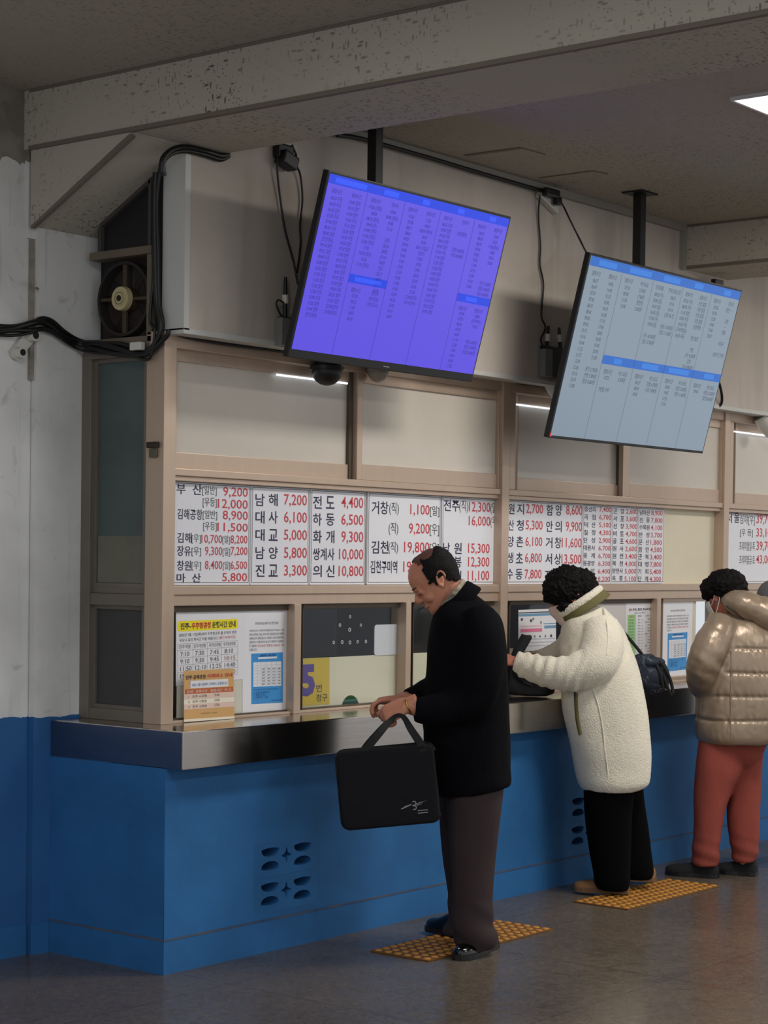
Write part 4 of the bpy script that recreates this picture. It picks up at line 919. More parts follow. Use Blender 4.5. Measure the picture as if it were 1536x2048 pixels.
# ---- heads and hands
HEAD = [  # height over the chin, front, back, half width
    (.000, .078, -.012, .022), (.008, .090, .006, .034), (.022, .096, -.004, .045), (.04, .095, -.045, .054), (.06, .096, -.068, .060), (.085, .094, -.083, .066),
    (.112, .088, -.094, .070), (.128, .094, -.098, .073), (.145, .099, -.100, .075), (.168, .097, -.100, .075), (.19, .088, -.094, .070), (.21, .071, -.082, .060), (.225, .046, -.06, .044), (.2345, .012, -.03, .02)]
class HeadFrame:
    def __init__(s, o, fwd, up, k=1.0):
        s.o = Vector(o); s.f = Vector(fwd).normalized(); u = Vector(up); s.u = (u - s.f * u.dot(s.f)).normalized(); s.l = s.f.cross(s.u).normalized(); s.k = k
    def p(s, f, l, h): return s.o + (s.f * f + s.l * l + s.u * h) * s.k
    def loc(s, q):
        d = (q - s.o) / s.k; return d.dot(s.f), d.dot(s.l), d.dot(s.u)
    def rings(s, grow=0.0, n=28, dense=1):
        rows = HEAD
        if dense > 1:
            P = catmull([Vector((a, b, c)) for a, b, c, d in rows], dense); W = catmull([Vector((a, d, 0)) for a, b, c, d in rows], dense); rows = [(p.x, p.y, p.z, w_.y) for p, w_ in zip(P, W)]
        out = []
        for h, f0, b0, w_ in rows:
            c = (f0 + b0) / 2; r = (f0 - b0) / 2 + grow; ww = w_ + grow; ring = []
            for k in range(n):
                t = 2 * PI * k / n; cc, ss = math.cos(t), math.sin(t); pw = 2.25; e = (abs(cc) ** pw + abs(ss) ** pw) ** (-1 / pw)
                hh = h + (grow * (h / .2345 * 1.2 - .2))
                ring.append(s.p(c + r * cc * e, ww * ss * e, hh))
            out.append(ring)
        return out
    def build(s, mb, ears=True, nose=1.0):
        mb.loft(s.rings())
        mb.tube([s.p(.090, 0, .122), s.p(.101, 0, .108), s.p(.113 * nose, 0, .092), s.p(.108, 0, .082), s.p(.09, 0, .078)], [.009, .010, .0135, .013, .008], 10)   # nose
        for sg in (-1, 1):
            mb.ell(s.p(.1, sg * .012, .083), (s.f * .011 * s.k, s.l * .009 * s.k, s.u * .009 * s.k), 10, 6)                 # nostril wing
            mb.ell(s.p(.083, sg * .033, .113), (s.f * .013, s.l * .018, s.u * .011), 10, 6)                          # closed lid
            mb.ell(s.p(.090, sg * .034, .130), (s.f * .012, s.l * .024, s.u * .008), 10, 6)                          # brow ridge
            mb.ell(s.p(.068, sg * .044, .078), (s.f * .024, s.l * .02, s.u * .024), 10, 6)                           # cheek
            if ears:
                e = s.p(-.012, sg * .076, .108); t1 = (s.u * .96 - s.f * .26).normalized(); t2 = s.f.copy(); o_ = s.l * sg
                mb.ell(e + o_ * .002, (t2 * .014, o_ * .006, t1 * .026), 10, 6)
                pts = [e + t1 * (.031 * math.sin(a)) + t2 * (.019 * math.cos(a)) + o_ * (.008 + (.006 if math.cos(a) < 0 else 0)) for a in [math.radians(d) for d in range(-70, 215, 24)]]
                mb.tube(pts, [.0052] * (len(pts) - 1) + [.004], 8); mb.ell(e - t1 * .027 + t2 * .004 + o_ * .005, (t2 * .008, o_ * .005, t1 * .009), 8, 5)
        mb.ell(s.p(.093, 0, .052), (s.f * .012, s.l * .025, s.u * .0055), 12, 6); mb.ell(s.p(.091, 0, .041), (s.f * .012, s.l * .022, s.u * .006), 12, 6)   # lips
        mb.ell(s.p(.080, 0, .016), (s.f * .018, s.l * .022, s.u * .014), 12, 6)                                       # chin
        return mb
def hand(mb, wrist, direction, palm, curl=.6, k=1.0, side=1, spread=.12, thumb_in=.5, curls=None):
    """palm and five bent fingers; palm = direction the palm faces"""
    d = Vector(direction).normalized(); pn = Vector(palm); pn = (pn - d * pn.dot(d)).normalized(); x = d.cross(pn).normalized() * side
    w0 = Vector(wrist); L = .095 * k
    rings = []
    for t, hw, ht in ((-.35, .028, .021), (0, .029, .020), (.25, .036, .019), (.6, .042, .017), (.9, .042, .014), (1.02, .036, .010)):
        c = w0 + d * (L * t); rings.append([c + x * (hw * k * math.cos(2 * PI * i / 14)) + pn * (ht * k * math.sin(2 * PI * i / 14)) for i in range(14)])
    mb.loft(rings)
    for i, (off, ln) in enumerate(((.031, .074), (.0105, .084), (-.0105, .078), (-.030, .060))):
        c_ = curls[i] if curls else curl
        p = w0 + d * (L * (.92 - .03 * abs(i - 1))) + x * (off * k); a = spread * (1.2 - i) * .35
        dd = (d * math.cos(a) + x * math.sin(a)).normalized(); pts = [p - dd * .02 * k, p]; ang = 0
        for sg_, cf in ((.42, .7), (.32, 1.15), (.26, .9)):
            ang += c_ * cf; v = dd * math.cos(ang) + pn * math.sin(ang); p = p + v * (ln * sg_ * k); pts.append(p)
        mb.tube(catmull(pts, 3), [.0098 * k] * 4 + [.0088 * k] * 4 + [.0078 * k] * 4 + [.0058 * k], 10)
    p = w0 + d * (L * .22) + x * (.03 * k) + pn * .006 * k
    v1 = (x * (1 - thumb_in * .55) + d * .75 + pn * thumb_in * .55).normalized(); v2 = (d * .9 + pn * thumb_in * .75 + x * (.25 - thumb_in * .4)).normalized(); v3 = (d * .85 + pn * thumb_in * .6 - x * thumb_in * .2).normalized()
    pts = [p - v1 * .015 * k, p, p + v1 * .036 * k, p + v1 * .036 * k + v2 * .03 * k, p + v1 * .036 * k + v2 * .03 * k + v3 * .024 * k]
    mb.tube(catmull(pts, 3), [.013 * k] * 4 + [.012 * k] * 3 + [.0105 * k] * 3 + [.0088 * k] * 2 + [.006 * k], 10)
    return mb
def shoe(name, heel, toe, mt, parent, wd=.046, ht=.085, sole=None, sole_h=.018, toe_h=.05, ankle=.075):
    heel, toe = Vector(heel), Vector(toe); ax = toe - heel; ax.z = 0; L = ax.length; ax.normalize(); sx = Vector((-ax.y, ax.x, 0))
    o = heel.copy(); rings = []; outl = []
    for t, hw, h in ((0, .55, .55), (.03, .72, .86), (.12, .80, 1), (.28, .80, 1), (.42, .84, .86), (.55, .94, .70), (.70, 1.0, .60), (.84, .93, .55), (.94, .70, .46), (.985, .42, .34), (1, .2, .24)):
        H = sole_h + (ht - sole_h) * h if t < .5 else sole_h + (toe_h - sole_h) * (h / .6)
        c = o + ax * (L * t); w_ = wd * hw; ring = []
        for i in range(18):
            a = 2 * PI * i / 18; cc, ss = math.cos(a), math.sin(a); e = (abs(cc) ** 2.4 + abs(ss) ** 2.4) ** (-1 / 2.4)
            zz = sole_h + (H - sole_h) * max(0, ss * e) if ss > 0 else sole_h
            ring.append(c + sx * (w_ * cc * e) + Vector((0, 0, zz - (0 if ss > 0 else .004))))
        rings.append(ring); outl.append((t, w_))
    b = MB().loft(rings); me = apply_mods(b.mesh(), [('SUBSURF', dict(levels=1, render_levels=1))]); o_ = link(name, me, mt, parent, 50)
    pts = [o + ax * (L * t) + sx * (w_ + .003) for t, w_ in outl] + [o + ax * (L * t) - sx * (w_ + .003) for t, w_ in outl[::-1]]
    MB().prism([p + Vector((0, 0, .001)) for p in pts], (0, 0, sole_h)).build('sole', sole or M_RUBBER, o_)
    return o_
def hair_shell(hf, test, thick, m, parent, amp=.003, name='hair'):
    """hair lying on the skull where test(f, l, h) holds"""
    rg = hf.rings(.004, 56, 5); b = MB(); b.loft(rg); me = b.mesh(); bm = bmesh.new(); bm.from_mesh(me)
    kill = [f for f in bm.faces if not test(*hf.loc(f.calc_center_median()))]
    bmesh.ops.delete(bm, geom=kill, context='FACES'); bm.to_mesh(me); bm.free()
    me = apply_mods(me, [('SOLIDIFY', dict(thickness=thick, offset=1)), ('SMOOTH', dict(iterations=2, factor=.4))])
    warp(me, lambda p, n: p + n * amp * (nz(p, 60) + .5 * nz(p, 140)))
    return link(name, me, m, parent, 60)
def curls(blobs, m, parent, amp, sc, name='hair', voxel=.006, cut=None):
    b = MB()
    for c, ax in blobs: b.ell(c, ax, 20, 12)
    me = fuse(b, voxel, 2)
    def fn(p, n):
        v = abs(nz(p, sc)) + .6 * abs(nz(p + Vector((3, 1, 2)), sc * 2.1)); return p + n * (amp * (v - .35) * 2)
    warp(me, fn); return link(name, me, m, parent, 80)

M_SKIN = mat('weathered_skin', (196, 132, 104), .5, var=.12, vscale=14, bump=.1, bscale=180, spec=.4)
M_SKIN2 = mat('ruddy_skin', (190, 118, 100), .5, var=.12, vscale=16, bump=.1, bscale=160)
M_HAIRB = mat('black_hair', (15, 12, 12), .7, var=.3, vscale=90, bump=.35, bscale=160, spec=.15)
M_COATB = mat('black_wool', (11, 12, 16), .95, var=.12, vscale=30, bump=.25, bscale=260, spec=.08)
M_TROUS = mat('dark_brown_grey_wool', (60, 49, 50), .9, var=.1, vscale=6, bump=.2, bscale=300, spec=.2)
M_TROUSB = mat('black_trouser_cloth', (7, 7, 8), .95, bump=.2, bscale=240, spec=.08)
M_REDTR = mat('brick_red_cloth', (148, 74, 64), .9, var=.14, vscale=7, bump=.25, bscale=220, spec=.2)
M_PATENT = mat('polished_black_leather', (8, 8, 9), .16, spec=.5, coat=.15)
M_SHOEB = mat('black_felt_shoe', (15, 15, 17), .85)
M_TAN = mat('tan_suede', (150, 108, 72), .85, var=.15, vscale=12)
M_FLEECE = mat('white_fleece', (228, 221, 202), .95, var=.05, vscale=40, bump=.5, bscale=140, spec=.15, sheen=.4)
M_OLIVE = mat('olive_trim', (104, 98, 58), .85, var=.1, vscale=30)
M_PUFF = mat('champagne_nylon', (156, 138, 118), .34, .3, var=.05, vscale=8, bump=.3, bscale=26, spec=.5, stretch=(1, 1, .4))
M_MASK = mat('pale_mask', (218, 196, 186), .8)
M_MASKW = mat('white_mask', (226, 226, 222), .8)
def ring_set(fig, mb, rows, n=28, p=2.3):
    """rows: (py, xl, xr, half depth, w[, near half depth])"""
    P = catmull([Vector(r[:3]) for r in rows], 4); Q = catmull([Vector((r[3], r[4], r[5] if len(r) > 5 else r[3])) for r in rows], 4)
    return mb.loft([fig.ring(a.x, a.y, a.z, b.x, b.y, n, p, None, b.z) for a, b in zip(P, Q)])

# ------------------------------------------------------------------ the man with the briefcase
G = Fig(930, 1900)
man = thing('person', 'balding man in a black coat and dark trousers standing bent over his hands', 'person', G.base)
nearR, farR = -.085, .10
hf = HeadFrame(G.at(905, 1206, 0), G.vec(-.80, -.10, -.60), G.vec(-.60, .02, .80), 1.0)
b = MB(); hf.build(b)
G.limb(b, [(893, 1165, 0, .055), (908, 1195, 0, .056), (925, 1225, .0, .062), (940, 1260, 0, .075)])
ring_set(G, b, [(1235, 895, 965, .09, 0), (1270, 880, 990, .13, 0), (1330, 868, 1004, .16, 0), (1420, 872, 1005, .15, 0), (1500, 875, 1002, .14, 0), (1570, 885, 1000, .13, 0)])
G.limb(b, [(955, 1540, nearR, .075), (950, 1680, nearR, .062), (948, 1780, nearR, .05), (945, 1875, nearR, .04), (940, 1898, nearR, .042)])
G.limb(b, [(925, 1540, farR, .07), (920, 1680, farR, .06), (922, 1780, farR, .04), (914, 1842, farR, .032), (913, 1864, farR, .028)])
G.limb(b, [(948, 1250, -.11, .05), (957, 1310, -.18, .052), (950, 1385, -.2, .05), (890, 1412, -.22, .042), (838, 1417, -.24, .033), (815, 1412, -.24, .028)])
G.limb(b, [(935, 1250, .11, .05), (925, 1310, .19, .056), (912, 1375, .18, .05), (860, 1390, .10, .042), (815, 1398, -.02, .032), (800, 1399, -.05, .028)])
# near hand: a fist round the straps; far hand: thumb and finger held together
hand(b, G.at(818, 1408, -.24), G.vec(-.86, .08, -.42), G.vec(-.30, .42, -.55), 1.25, 1.14, -1, .05, .8, curls=(.75, 1.25, 1.35, 1.4))
hand(b, G.at(806, 1399, -.06), G.vec(-.98, -.12, -.06), G.vec(-.05, -.15, -1), .75, 1.08, 1, .05, .9, curls=(.62, .75, .85, .95))
me = fuse(b, .0042, 3, .5); link('body', me, M_SKIN, man, 80)
# dark details of the face
b = MB()
for sg in (-1, 1):
    b.tube([hf.p(.096, sg * .052 * .45, .137), hf.p(.097, sg * .034, .140), hf.p(.088, sg * .05, .137)], [.003, .0042, .002], 8)
b.build('eyebrows', mat('dark_brow', (54, 42, 38), .8), man, 60)
b = MB()
for sg in (-1, 1): b.tube([hf.p(.0955, sg * .02, .108), hf.p(.0965, sg * .033, .1065), hf.p(.089, sg * .047, .109)], .0016, 6)
b.build('eyelashes', mat('dark_lash', (40, 28, 26), .8), man, 60)
b = MB(); b.tube([hf.p(.084, -.029, .0425), hf.p(.1025, -.013, .0462), hf.p(.1055, 0, .047), hf.p(.1025, .013, .0462), hf.p(.084, .029, .0425)], .0016, 6); b.build('mouth_line', mat('lip_shadow_tone', (120, 62, 56), .6), man, 60)
def man_hair(f, l, h):
    if h > .212 + .012 * math.sin(f * 60): return False
    if h > .19 and abs(l) < .02 and f > -.05: return False
    front = .036 - .5 * max(0, .115 - h) - .55 * max(0, h - .165)
    if f > front: return False
    if h < .118 and f > -.032: return h > .098 and .000 < f < .022
    return h > .066 + .25 * max(0, -.06 - f) * 0 + (.012 if f > -.05 else 0)
hair_shell(hf, man_hair, .010, M_HAIRB, man)
def thin_hair(f, l, h): return h >= .205 and f < .03
hair_shell(hf, thin_hair, .003, mat('thin_brown_hair', (92, 58, 44), .7, var=.3, vscale=70), man, .002, 'thin_hair')
# coat
b = MB()
ring_set(G, b, [(1178, 906, 940, .05, .01), (1194, 890, 958, .10, .01), (1214, 876, 982, .15, 0), (1240, 864, 1002, .20, 0), (1290, 856, 1011, .215, 0), (1340, 853, 1015, .22, 0), (1400, 848, 1017, .215, 0), (1470, 846, 1018, .215, 0), (1530, 860, 1019, .215, 0), (1556, 868, 1021, .218, 0), (1570, 872, 1022, .218, 0), (1577, 876, 1019, .212, 0)], 36, 2.5)
G.limb(b, [(952, 1232, -.12, .078), (966, 1278, -.18, .086), (966, 1340, -.215, .084), (948, 1398, -.225, .078), (895, 1416, -.235, .066), (850, 1421, -.245, .054), (829, 1420, -.25, .050)], 20)
G.limb(b, [(930, 1235, .12, .078), (926, 1300, .18, .082), (905, 1365, .17, .075), (862, 1382, .08, .06), (830, 1392, .0, .047), (815, 1397, -.03, .042)], 20)
# turned-up collar
cc = G.at(905, 1201, 0); ax1 = G.vec(.64, 0, .77).normalized(); nn = G.vec(-.77, 0, .64).normalized()
me = fuse(b, .0085, 5)
def coat_fold(p, n):
    q = (p - G.base); z = q.z; u = q.dot(G.R)
    k = max(0, min(1, (.82 - z) / .12)); p = p + Vector((0, 0, k * (u - .06) * .15))
    p = folds(p, n, .006, 7)
    if z < .98 and u < -.05: p = p + n * .004 * math.sin(z * 75 + 3 * nz(p, 9)) * max(0, min(1, (.98 - z) * 12)) * (1 if z > .84 else 0)
    return p
warp(me, coat_fold); link('coat', me, M_COATB, man, 80)
b = MB(); rings = []
for k in range(5):
    t = k / 4; c = cc + nn * (-.06 + .068 * t); r1, r2 = .112 - .014 * t, .115 - .024 * t
    rings.append([c + ax1 * (r1 * math.cos(a)) + G.D * (r2 * math.sin(a)) for a in [2 * PI * i / 32 for i in range(32)]])
b.loft(rings, False); me = apply_mods(b.mesh(), [('SOLIDIFY', dict(thickness=.011, offset=0)), ('SUBSURF', dict(levels=1, render_levels=1))]); link('coat_collar', me, M_COATB, man, 80)
b = MB(); rings = []
for k in range(6):
    t = k / 5; c = cc + nn * (-.02 + .046 * t) + ax1 * .012; r1, r2 = .078 + .004 * math.sin(t * 9), .078 + .004 * math.sin(t * 9)
    rings.append([c + ax1 * (r1 * math.cos(a)) + G.D * (r2 * math.sin(a)) for a in [2 * PI * i / 32 for i in range(32)]])
b.loft(rings, False); me = apply_mods(b.mesh(), [('SOLIDIFY', dict(thickness=.008, offset=0))]); warp(me, lambda p, n: p + n * .003 * nz(p, 50)); link('scarf', me, mat('patterned_scarf', (178, 168, 142), .8, c2=(70, 68, 66), vscale=45), man, 80)
# trousers
b = MB()
ring_set(G, b, [(1530, 893, 1010, .125, nearR), (1600, 893, 1005, .12, nearR), (1660, 897, 998, .11, nearR), (1720, 902, 991, .10, nearR), (1780, 906, 986, .095, nearR), (1830, 905, 986, .095, nearR), (1860, 904, 991, .095, nearR), (1885, 911, 996, .09, nearR), (1897, 918, 990, .085, nearR)], 24, 2.2)
ring_set(G, b, [(1530, 874, 985, .11, farR), (1600, 876, 965, .11, farR), (1660, 879, 958, .10, farR), (1720, 886, 954, .095, farR), (1780, 896, 950, .09, farR), (1830, 897, 942, .085, farR), (1855, 888, 938, .085, farR), (1866, 888, 934, .08, farR)], 24, 2.2)
ring_set(G, b, [(1500, 885, 1005, .19, 0), (1540, 884, 1008, .19, 0), (1585, 890, 1000, .14, 0), (1600, 900, 980, .08, 0)], 24)
me = fuse(b, .0085, 3)
def tr_fold(p, n):
    q = p - G.base; z = q.z
    p = folds(p, n, .005, 6, (1, 1, .3))
    k = max(0, min(1, (.26 - z) / .16)); p = p + n * (.005 * k * math.sin(z * 62 + q.dot(G.R) * 30 + 2 * nz(q, 8)))
    return p
warp(me, tr_fold); link('trousers', me, M_TROUS, man, 80)
shoe('shoe', on(985, 1893, z=0), on(916, 1922, z=0), M_PATENT, man, .05, .095, M_BLACK, .022, .062)
shoe('shoe', on(918, 1878, z=0) + Vector((0, 0, .0108)), on(858, 1864, z=0), M_PATENT, man, .048, .095, M_BLACK, .022, .062)
# gold watch band
c = G.at(817, 1413, -.245); d = G.vec(-.86, .08, -.42).normalized(); e1 = d.orthogonal().normalized(); e2 = d.cross(e1)
b = MB(); b.tube([c + e1 * .031 * math.cos(a) + e2 * .031 * math.sin(a) for a in [2 * PI * i / 24 for i in range(25)]], .0032, 8); b.build('watch_band', mat('gold_band', (170, 140, 70), .3, 1.0), man, 60)

# briefcase hanging from his near hand
WB = -.285
bc = G.at(776, 1572, WB); bu = (G.at(868, 1563, WB) - G.at(684, 1580, WB)).normalized(); bv = bu.cross(-G.D).normalized(); bv = (G.D.cross(bu)).normalized()
if bv.z < 0: bv = -bv
RB = Matrix((bu, -G.D * -1, bv)).transposed()
case = thing('briefcase', 'flat black fabric briefcase with a small white emblem held by the man', 'bag', bc, RB)
W2, H2 = .196, .158
def case_rings():
    out = []
    for t, gx, dp in ((-1, .90, 0), (-.97, .97, .3), (-.75, 1.0, .8), (-.3, 1.0, 1), (.3, 1.0, 1), (.75, 1.0, .8), (.97, .97, .3), (1, .90, 0)):
        y = t * .038; r = rrect(-W2 * gx, -H2 * gx, W2 * gx, H2 * gx, .035, 6)
        out.append([Vector((x + .0, y * (1 if abs(t) < 1 else 1), z - (.012 if (z > 0 and abs(x) < .12) else 0) * (1 - abs(x) / .12 if abs(x) < .12 else 0))) for x, z in r])
    return out
b = MB().loft(case_rings()); me = apply_mods(b.mesh(), [('SUBSURF', dict(levels=2, render_levels=2))]); warp(me, lambda p, n: p + n * .003 * nz(p, 14)); link('body', me, mat('black_nylon', (21, 21, 25), .8, bump=.3, bscale=300, spec=.2), case, 60, True)
z_ = MB(); z_.tube([Vector((x * 1.004, .0, z * 1.004)) for x, z in rrect(-W2, -H2, W2, H2, .035, 6)], .004, 6); z_.build('zip_edge', M_BLACKM, case, 60, True)
grip = RB.inverted() @ (G.at(797, 1432, -.262) - bc)
M_STRAP = mat('black_webbing', (18, 18, 20), .8, bump=.2, bscale=400)
def strap(yoff, x0, x1):
    g = grip + Vector((0, yoff * .25, 0)); pts = catmull([(x0, yoff, H2 - .05), (x0 + .006, yoff, H2 - .01), (x0 + (g.x - .02 - x0) * .55, yoff * .7, H2 + (g.z - H2) * .52), (g.x - .03, g.y, g.z - .012), (g.x, g.y, g.z + .004), (g.x + .022, g.y, g.z - .010), (x1 - (x1 - g.x) * .45, yoff * .7, H2 + (g.z - H2) * .5), (x1 - .003, yoff, H2 - .01), (x1, yoff, H2 - .05)], 5)
    b = MB(); rings = []
    for i, p in enumerate(pts):
        t = (pts[min(i + 1, len(pts) - 1)] - pts[max(i - 1, 0)]).normalized(); s_ = Vector((0, 1, 0)).cross(t).normalized(); wd = .015 - .007 * math.exp(-((i - len(pts) / 2) / 7) ** 2)
        rings.append([p + s_ * wd + Vector((0, .0018, 0)), p - s_ * wd + Vector((0, .0018, 0)), p - s_ * wd - Vector((0, .0018, 0)), p + s_ * wd - Vector((0, .0018, 0))])
    b.loft(rings).build('strap', M_STRAP, case, None, True)
strap(-.034, -.082, .152); strap(.034, -.088, .146)
tx = TX(); e0 = RB.inverted() @ (G.at(828, 1608, WB) - bc); ex, ez = e0.x, e0.z; K = .8
for k, (x0, z0, x1, z1, w_) in enumerate(((-.065, -.012, -.012, .004, .006), (-.05, -.004, -.012, .008, .004), (.01, .004, .045, .012, .004), (.012, -.002, .04, .004, .003), (.02, .010, .066, .018, .002))):
    x0, z0, x1, z1, w_ = (v * K for v in (x0, z0, x1, z1, w_)); d = Vector((x1 - x0, z1 - z0)).normalized(); s_ = Vector((-d.y, d.x)) * w_ / 2; tx.poly([(ex + x0 - s_.x, ez + z0 - s_.y), (ex + x1 - s_.x * .3, ez + z1 - s_.y * .3), (ex + x1 + s_.x * .3, ez + z1 + s_.y * .3), (ex + x0 + s_.x, ez + z0 + s_.y)])
for cz in (.008, -.009):
    for j in range(14):
        a0, a1 = PI * (-.75 + 1.5 * j / 14), PI * (-.75 + 1.5 * (j + 1) / 14); tx.poly([(ex + r * math.cos(a), ez + cz + r * math.sin(a)) for r, a in ((.006, a0), (.0095, a0), (.0095, a1), (.006, a1))])
for zz in (-.024, -.034): tx.rect(ex + .012, ez + zz, ex + .052, ez + zz + .003)
tx.build('emblem', mat('silver_print', (150, 150, 152), .4), case, lambda x, z: (x, -.0405, z), True)

# ------------------------------------------------------------------ helper: a point on an already built cloth surface under a pixel
from mathutils.bvhtree import BVHTree
def surf_of(o, parent):
    pm = world_of(parent); vs = [pm @ v.co for v in o.data.vertices]; t = BVHTree.FromPolygons(vs, [tuple(p.vertices) for p in o.data.polygons])
    def hit(px, py, off=0.0):
        d = ray(px, py).normalized(); r = t.ray_cast(CAM, d); return (r[0] - d * off) if r[0] else None
    return hit
def path_on(hit, pts, r, off=0.0, n=8, sub=4):
    q = [hit(a, b, off) for a, b in pts]; q = [p for p in q if p is not None]; return MB().tube(catmull(q, sub), r, n)

# ------------------------------------------------------------------ person in the white fleece coat
G = Fig(1230, 1785)
wf = thing('person', 'person with curly black hair in a long white fleece coat leaning on the counter', 'person', G.base)
pb = on(1072, 1394, z=.94); wb = (pb - G.base).dot(G.D)
hf = HeadFrame(G.at(1162, 1233, 0), G.vec(-.92, .10, -.40), G.vec(-.40, .0, .92), 1.0)
b = MB(); hf.build(b)
G.limb(b, [(1150, 1190, 0, .05), (1165, 1215, 0, .052), (1180, 1240, 0, .06), (1190, 1275, 0, .07)])
ring_set(G, b, [(1240, 1140, 1225, .10, 0), (1280, 1138, 1245, .14, 0), (1360, 1145, 1265, .15, 0), (1440, 1150, 1280, .15, 0), (1540, 1170, 1280, .14, 0)])
G.limb(b, [(1225, 1540, -.08, .075), (1222, 1640, -.08, .06), (1225, 1720, -.08, .05), (1230, 1772, -.08, .04)])
G.limb(b, [(1255, 1540, .09, .075), (1262, 1640, .09, .06), (1275, 1710, .09, .05), (1285, 1752, .09, .04)])
hw = -.06
G.limb(b, [(1205, 1265, -.12, .055), (1195, 1310, -.18, .055), (1160, 1338, -.2, .05), (1100, 1340, -.16, .042), (1056, 1328, -.09, .034), (1040, 1323, hw, .029)])
G.limb(b, [(1170, 1262, .14, .055), (1140, 1300, .2, .05), (1100, 1312, .22, .04), (1075, 1316, .2, .03), (1062, 1317, .18, .028)])
hand(b, G.at(1043, 1323, hw), G.vec(-.9, .30, .10), G.vec(-.1, .6, -.7), 1.0, .95, -1, .05, .8)
hand(b, G.at(1066, 1317, .18), G.vec(-.9, -.25, -.15), G.vec(0, -.5, -.8), .9, .9, 1, .05, .7)
me = fuse(b, .0048, 3); link('body', me, M_SKIN2, wf, 80)
curls([(G.at(1137, 1174, 0), (G.R * .122, G.D * .108, G.Z * .104)), (G.at(1160, 1172, 0), (G.R * .086, G.D * .098, G.Z * .088)), (G.at(1164, 1196, 0), (G.R * .072, G.D * .092, G.Z * .055)), (G.at(1110, 1180, 0), (G.R * .062, G.D * .09, G.Z * .07)), (G.at(1128, 1212, -.06), (G.R * .03, G.D * .03, G.Z * .03)), (G.at(1128, 1212, .06), (G.R * .03, G.D * .03, G.Z * .03))], M_HAIRB, wf, .009, 42)
# mask
b = MB(); rings = []
for h, g in ((-.012, -.012), (.0, .010), (.03, .014), (.06, .016), (.085, .018), (.098, .012)):
    ring = []
    for k in range(15):
        a = math.radians(-78 + 156 * k / 14); bulge = math.cos(a); ring.append(hf.p(.035 + (.066 + g) * bulge + (.014 if abs(k - 7) < 2 and h > .05 else 0), .068 * math.sin(a) * (1.06 if h > .03 else .85), h))
    rings.append(ring)
vs = [[b.bm.verts.new(p) for p in r] for r in rings]
for r1_, r2_ in zip(vs, vs[1:]):
    for i in range(14): b._f([r1_[i], r1_[i + 1], r2_[i + 1], r2_[i]])
me = apply_mods(b.mesh(), [('SOLIDIFY', dict(thickness=.003, offset=1)), ('SUBSURF', dict(levels=1, render_levels=1))]); link('face_mask', me, M_MASK, wf, 60)
# fleece coat
b = MB()
ring_set(G, b, [(1212, 1150, 1206, .07, 0), (1228, 1134, 1222, .115, 0), (1250, 1125, 1241, .16, 0), (1280, 1122, 1256, .19, 0), (1320, 1122, 1271, .195, -.02), (1370, 1122, 1284, .175, -.05), (1420, 1125, 1294, .17, -.06), (1460, 1133, 1299, .17, -.06), (1500, 1142, 1302, .18, -.05), (1535, 1149, 1302, .185, -.04), (1556, 1154, 1300, .185, -.04), (1568, 1158, 1296, .18, -.04), (1578, 1165, 1280, .165, -.04)], 36, 2.3)
G.limb(b, [(1200, 1250, -.10, .095), (1204, 1290, -.16, .105), (1190, 1326, -.2, .104), (1150, 1345, -.2, .092), (1105, 1345, -.17, .080), (1066, 1335, -.11, .066), (1042, 1327, hw - .01, .056), (1034, 1325, hw, .050)], 22)
G.limb(b, [(1165, 1250, .12, .09), (1142, 1295, .19, .085), (1108, 1312, .22, .062), (1080, 1317, .2, .048), (1070, 1317, .185, .045)], 20)
me = fuse(b, .0085, 5)
def wf_fold(p, n):
    q = p - G.base; z, u, w_ = q.z, q.dot(G.R), q.dot(G.D)
    p = folds(p, n, .005, 7)
    ue = (1165 - 1230) / G.S; k = max(0, min(1, (ue - u) * 14)) * (1 if .96 < z < 1.2 else 0) * (1 if w_ < .08 else 0)
    p = p + n * (.0058 * k * math.sin((u - .3 * z) * 125 + 2.6 * nz(p, 7)) * (.6 + nz(p, 11)))
    return p + n * .0016 * nz(p, 120)
warp(me, wf_fold); coat = link('fleece_coat', me, M_FLEECE, wf, 80)
hit = surf_of(coat, wf)
cc = G.at(1159, 1203, 0); ax1 = G.vec(.83, 0, .56).normalized(); nn = G.vec(.56, 0, -.83).normalized()
b = MB(); pts = [cc + ax1 * (.112 * math.cos(a)) + G.D * (.095 * math.sin(a)) for a in [2 * PI * i / 40 for i in range(41)]]
b.tube(pts, .021, 12); me = fuse(b, .005, 3); warp(me, lambda p, n: p + n * .002 * nz(p, 110)); link('collar_roll', me, M_FLEECE, wf, 80)
b = MB(); rings = []
for k in range(5):
    t = k / 4; c = cc + nn * (.012 + .042 * t) + ax1 * (.002 + .01 * t); r1, r2 = .120 + .010 * t, .104 + .014 * t
    rings.append([c + ax1 * (r1 * math.cos(a)) + G.D * (r2 * math.sin(a)) for a in [2 * PI * i / 40 for i in range(40)]])
b.loft(rings, False); me = apply_mods(b.mesh(), [('SOLIDIFY', dict(thickness=.012, offset=0)), ('SUBSURF', dict(levels=1, render_levels=1))]); link('collar_band', me, M_OLIVE, wf, 80)
path_on(hit, [(1152, 1386), (1153, 1410), (1156, 1440), (1161, 1468)], [.006, .011, .011, .006] and .0105, -.002, 8).build('pocket_welt', M_OLIVE, wf, 60)
path_on(hit, [(1150, 1384), (1150, 1412), (1153, 1444), (1159, 1470)], .0035, .004, 6).build('pocket_zip', mat('dark_zip', (40, 38, 28), .7), wf, 60)
for nm, pts in (('side_seam', [(1186, 1378), (1196, 1410), (1204, 1450), (1210, 1500), (1216, 1550), (1218, 1580)]), ('shoulder_seam', [(1206, 1215), (1213, 1240), (1216, 1275), (1213, 1310)])):
    path_on(hit, pts, .0045, -.001, 6).build(nm, M_FLEECE, wf, 60)
b = MB()
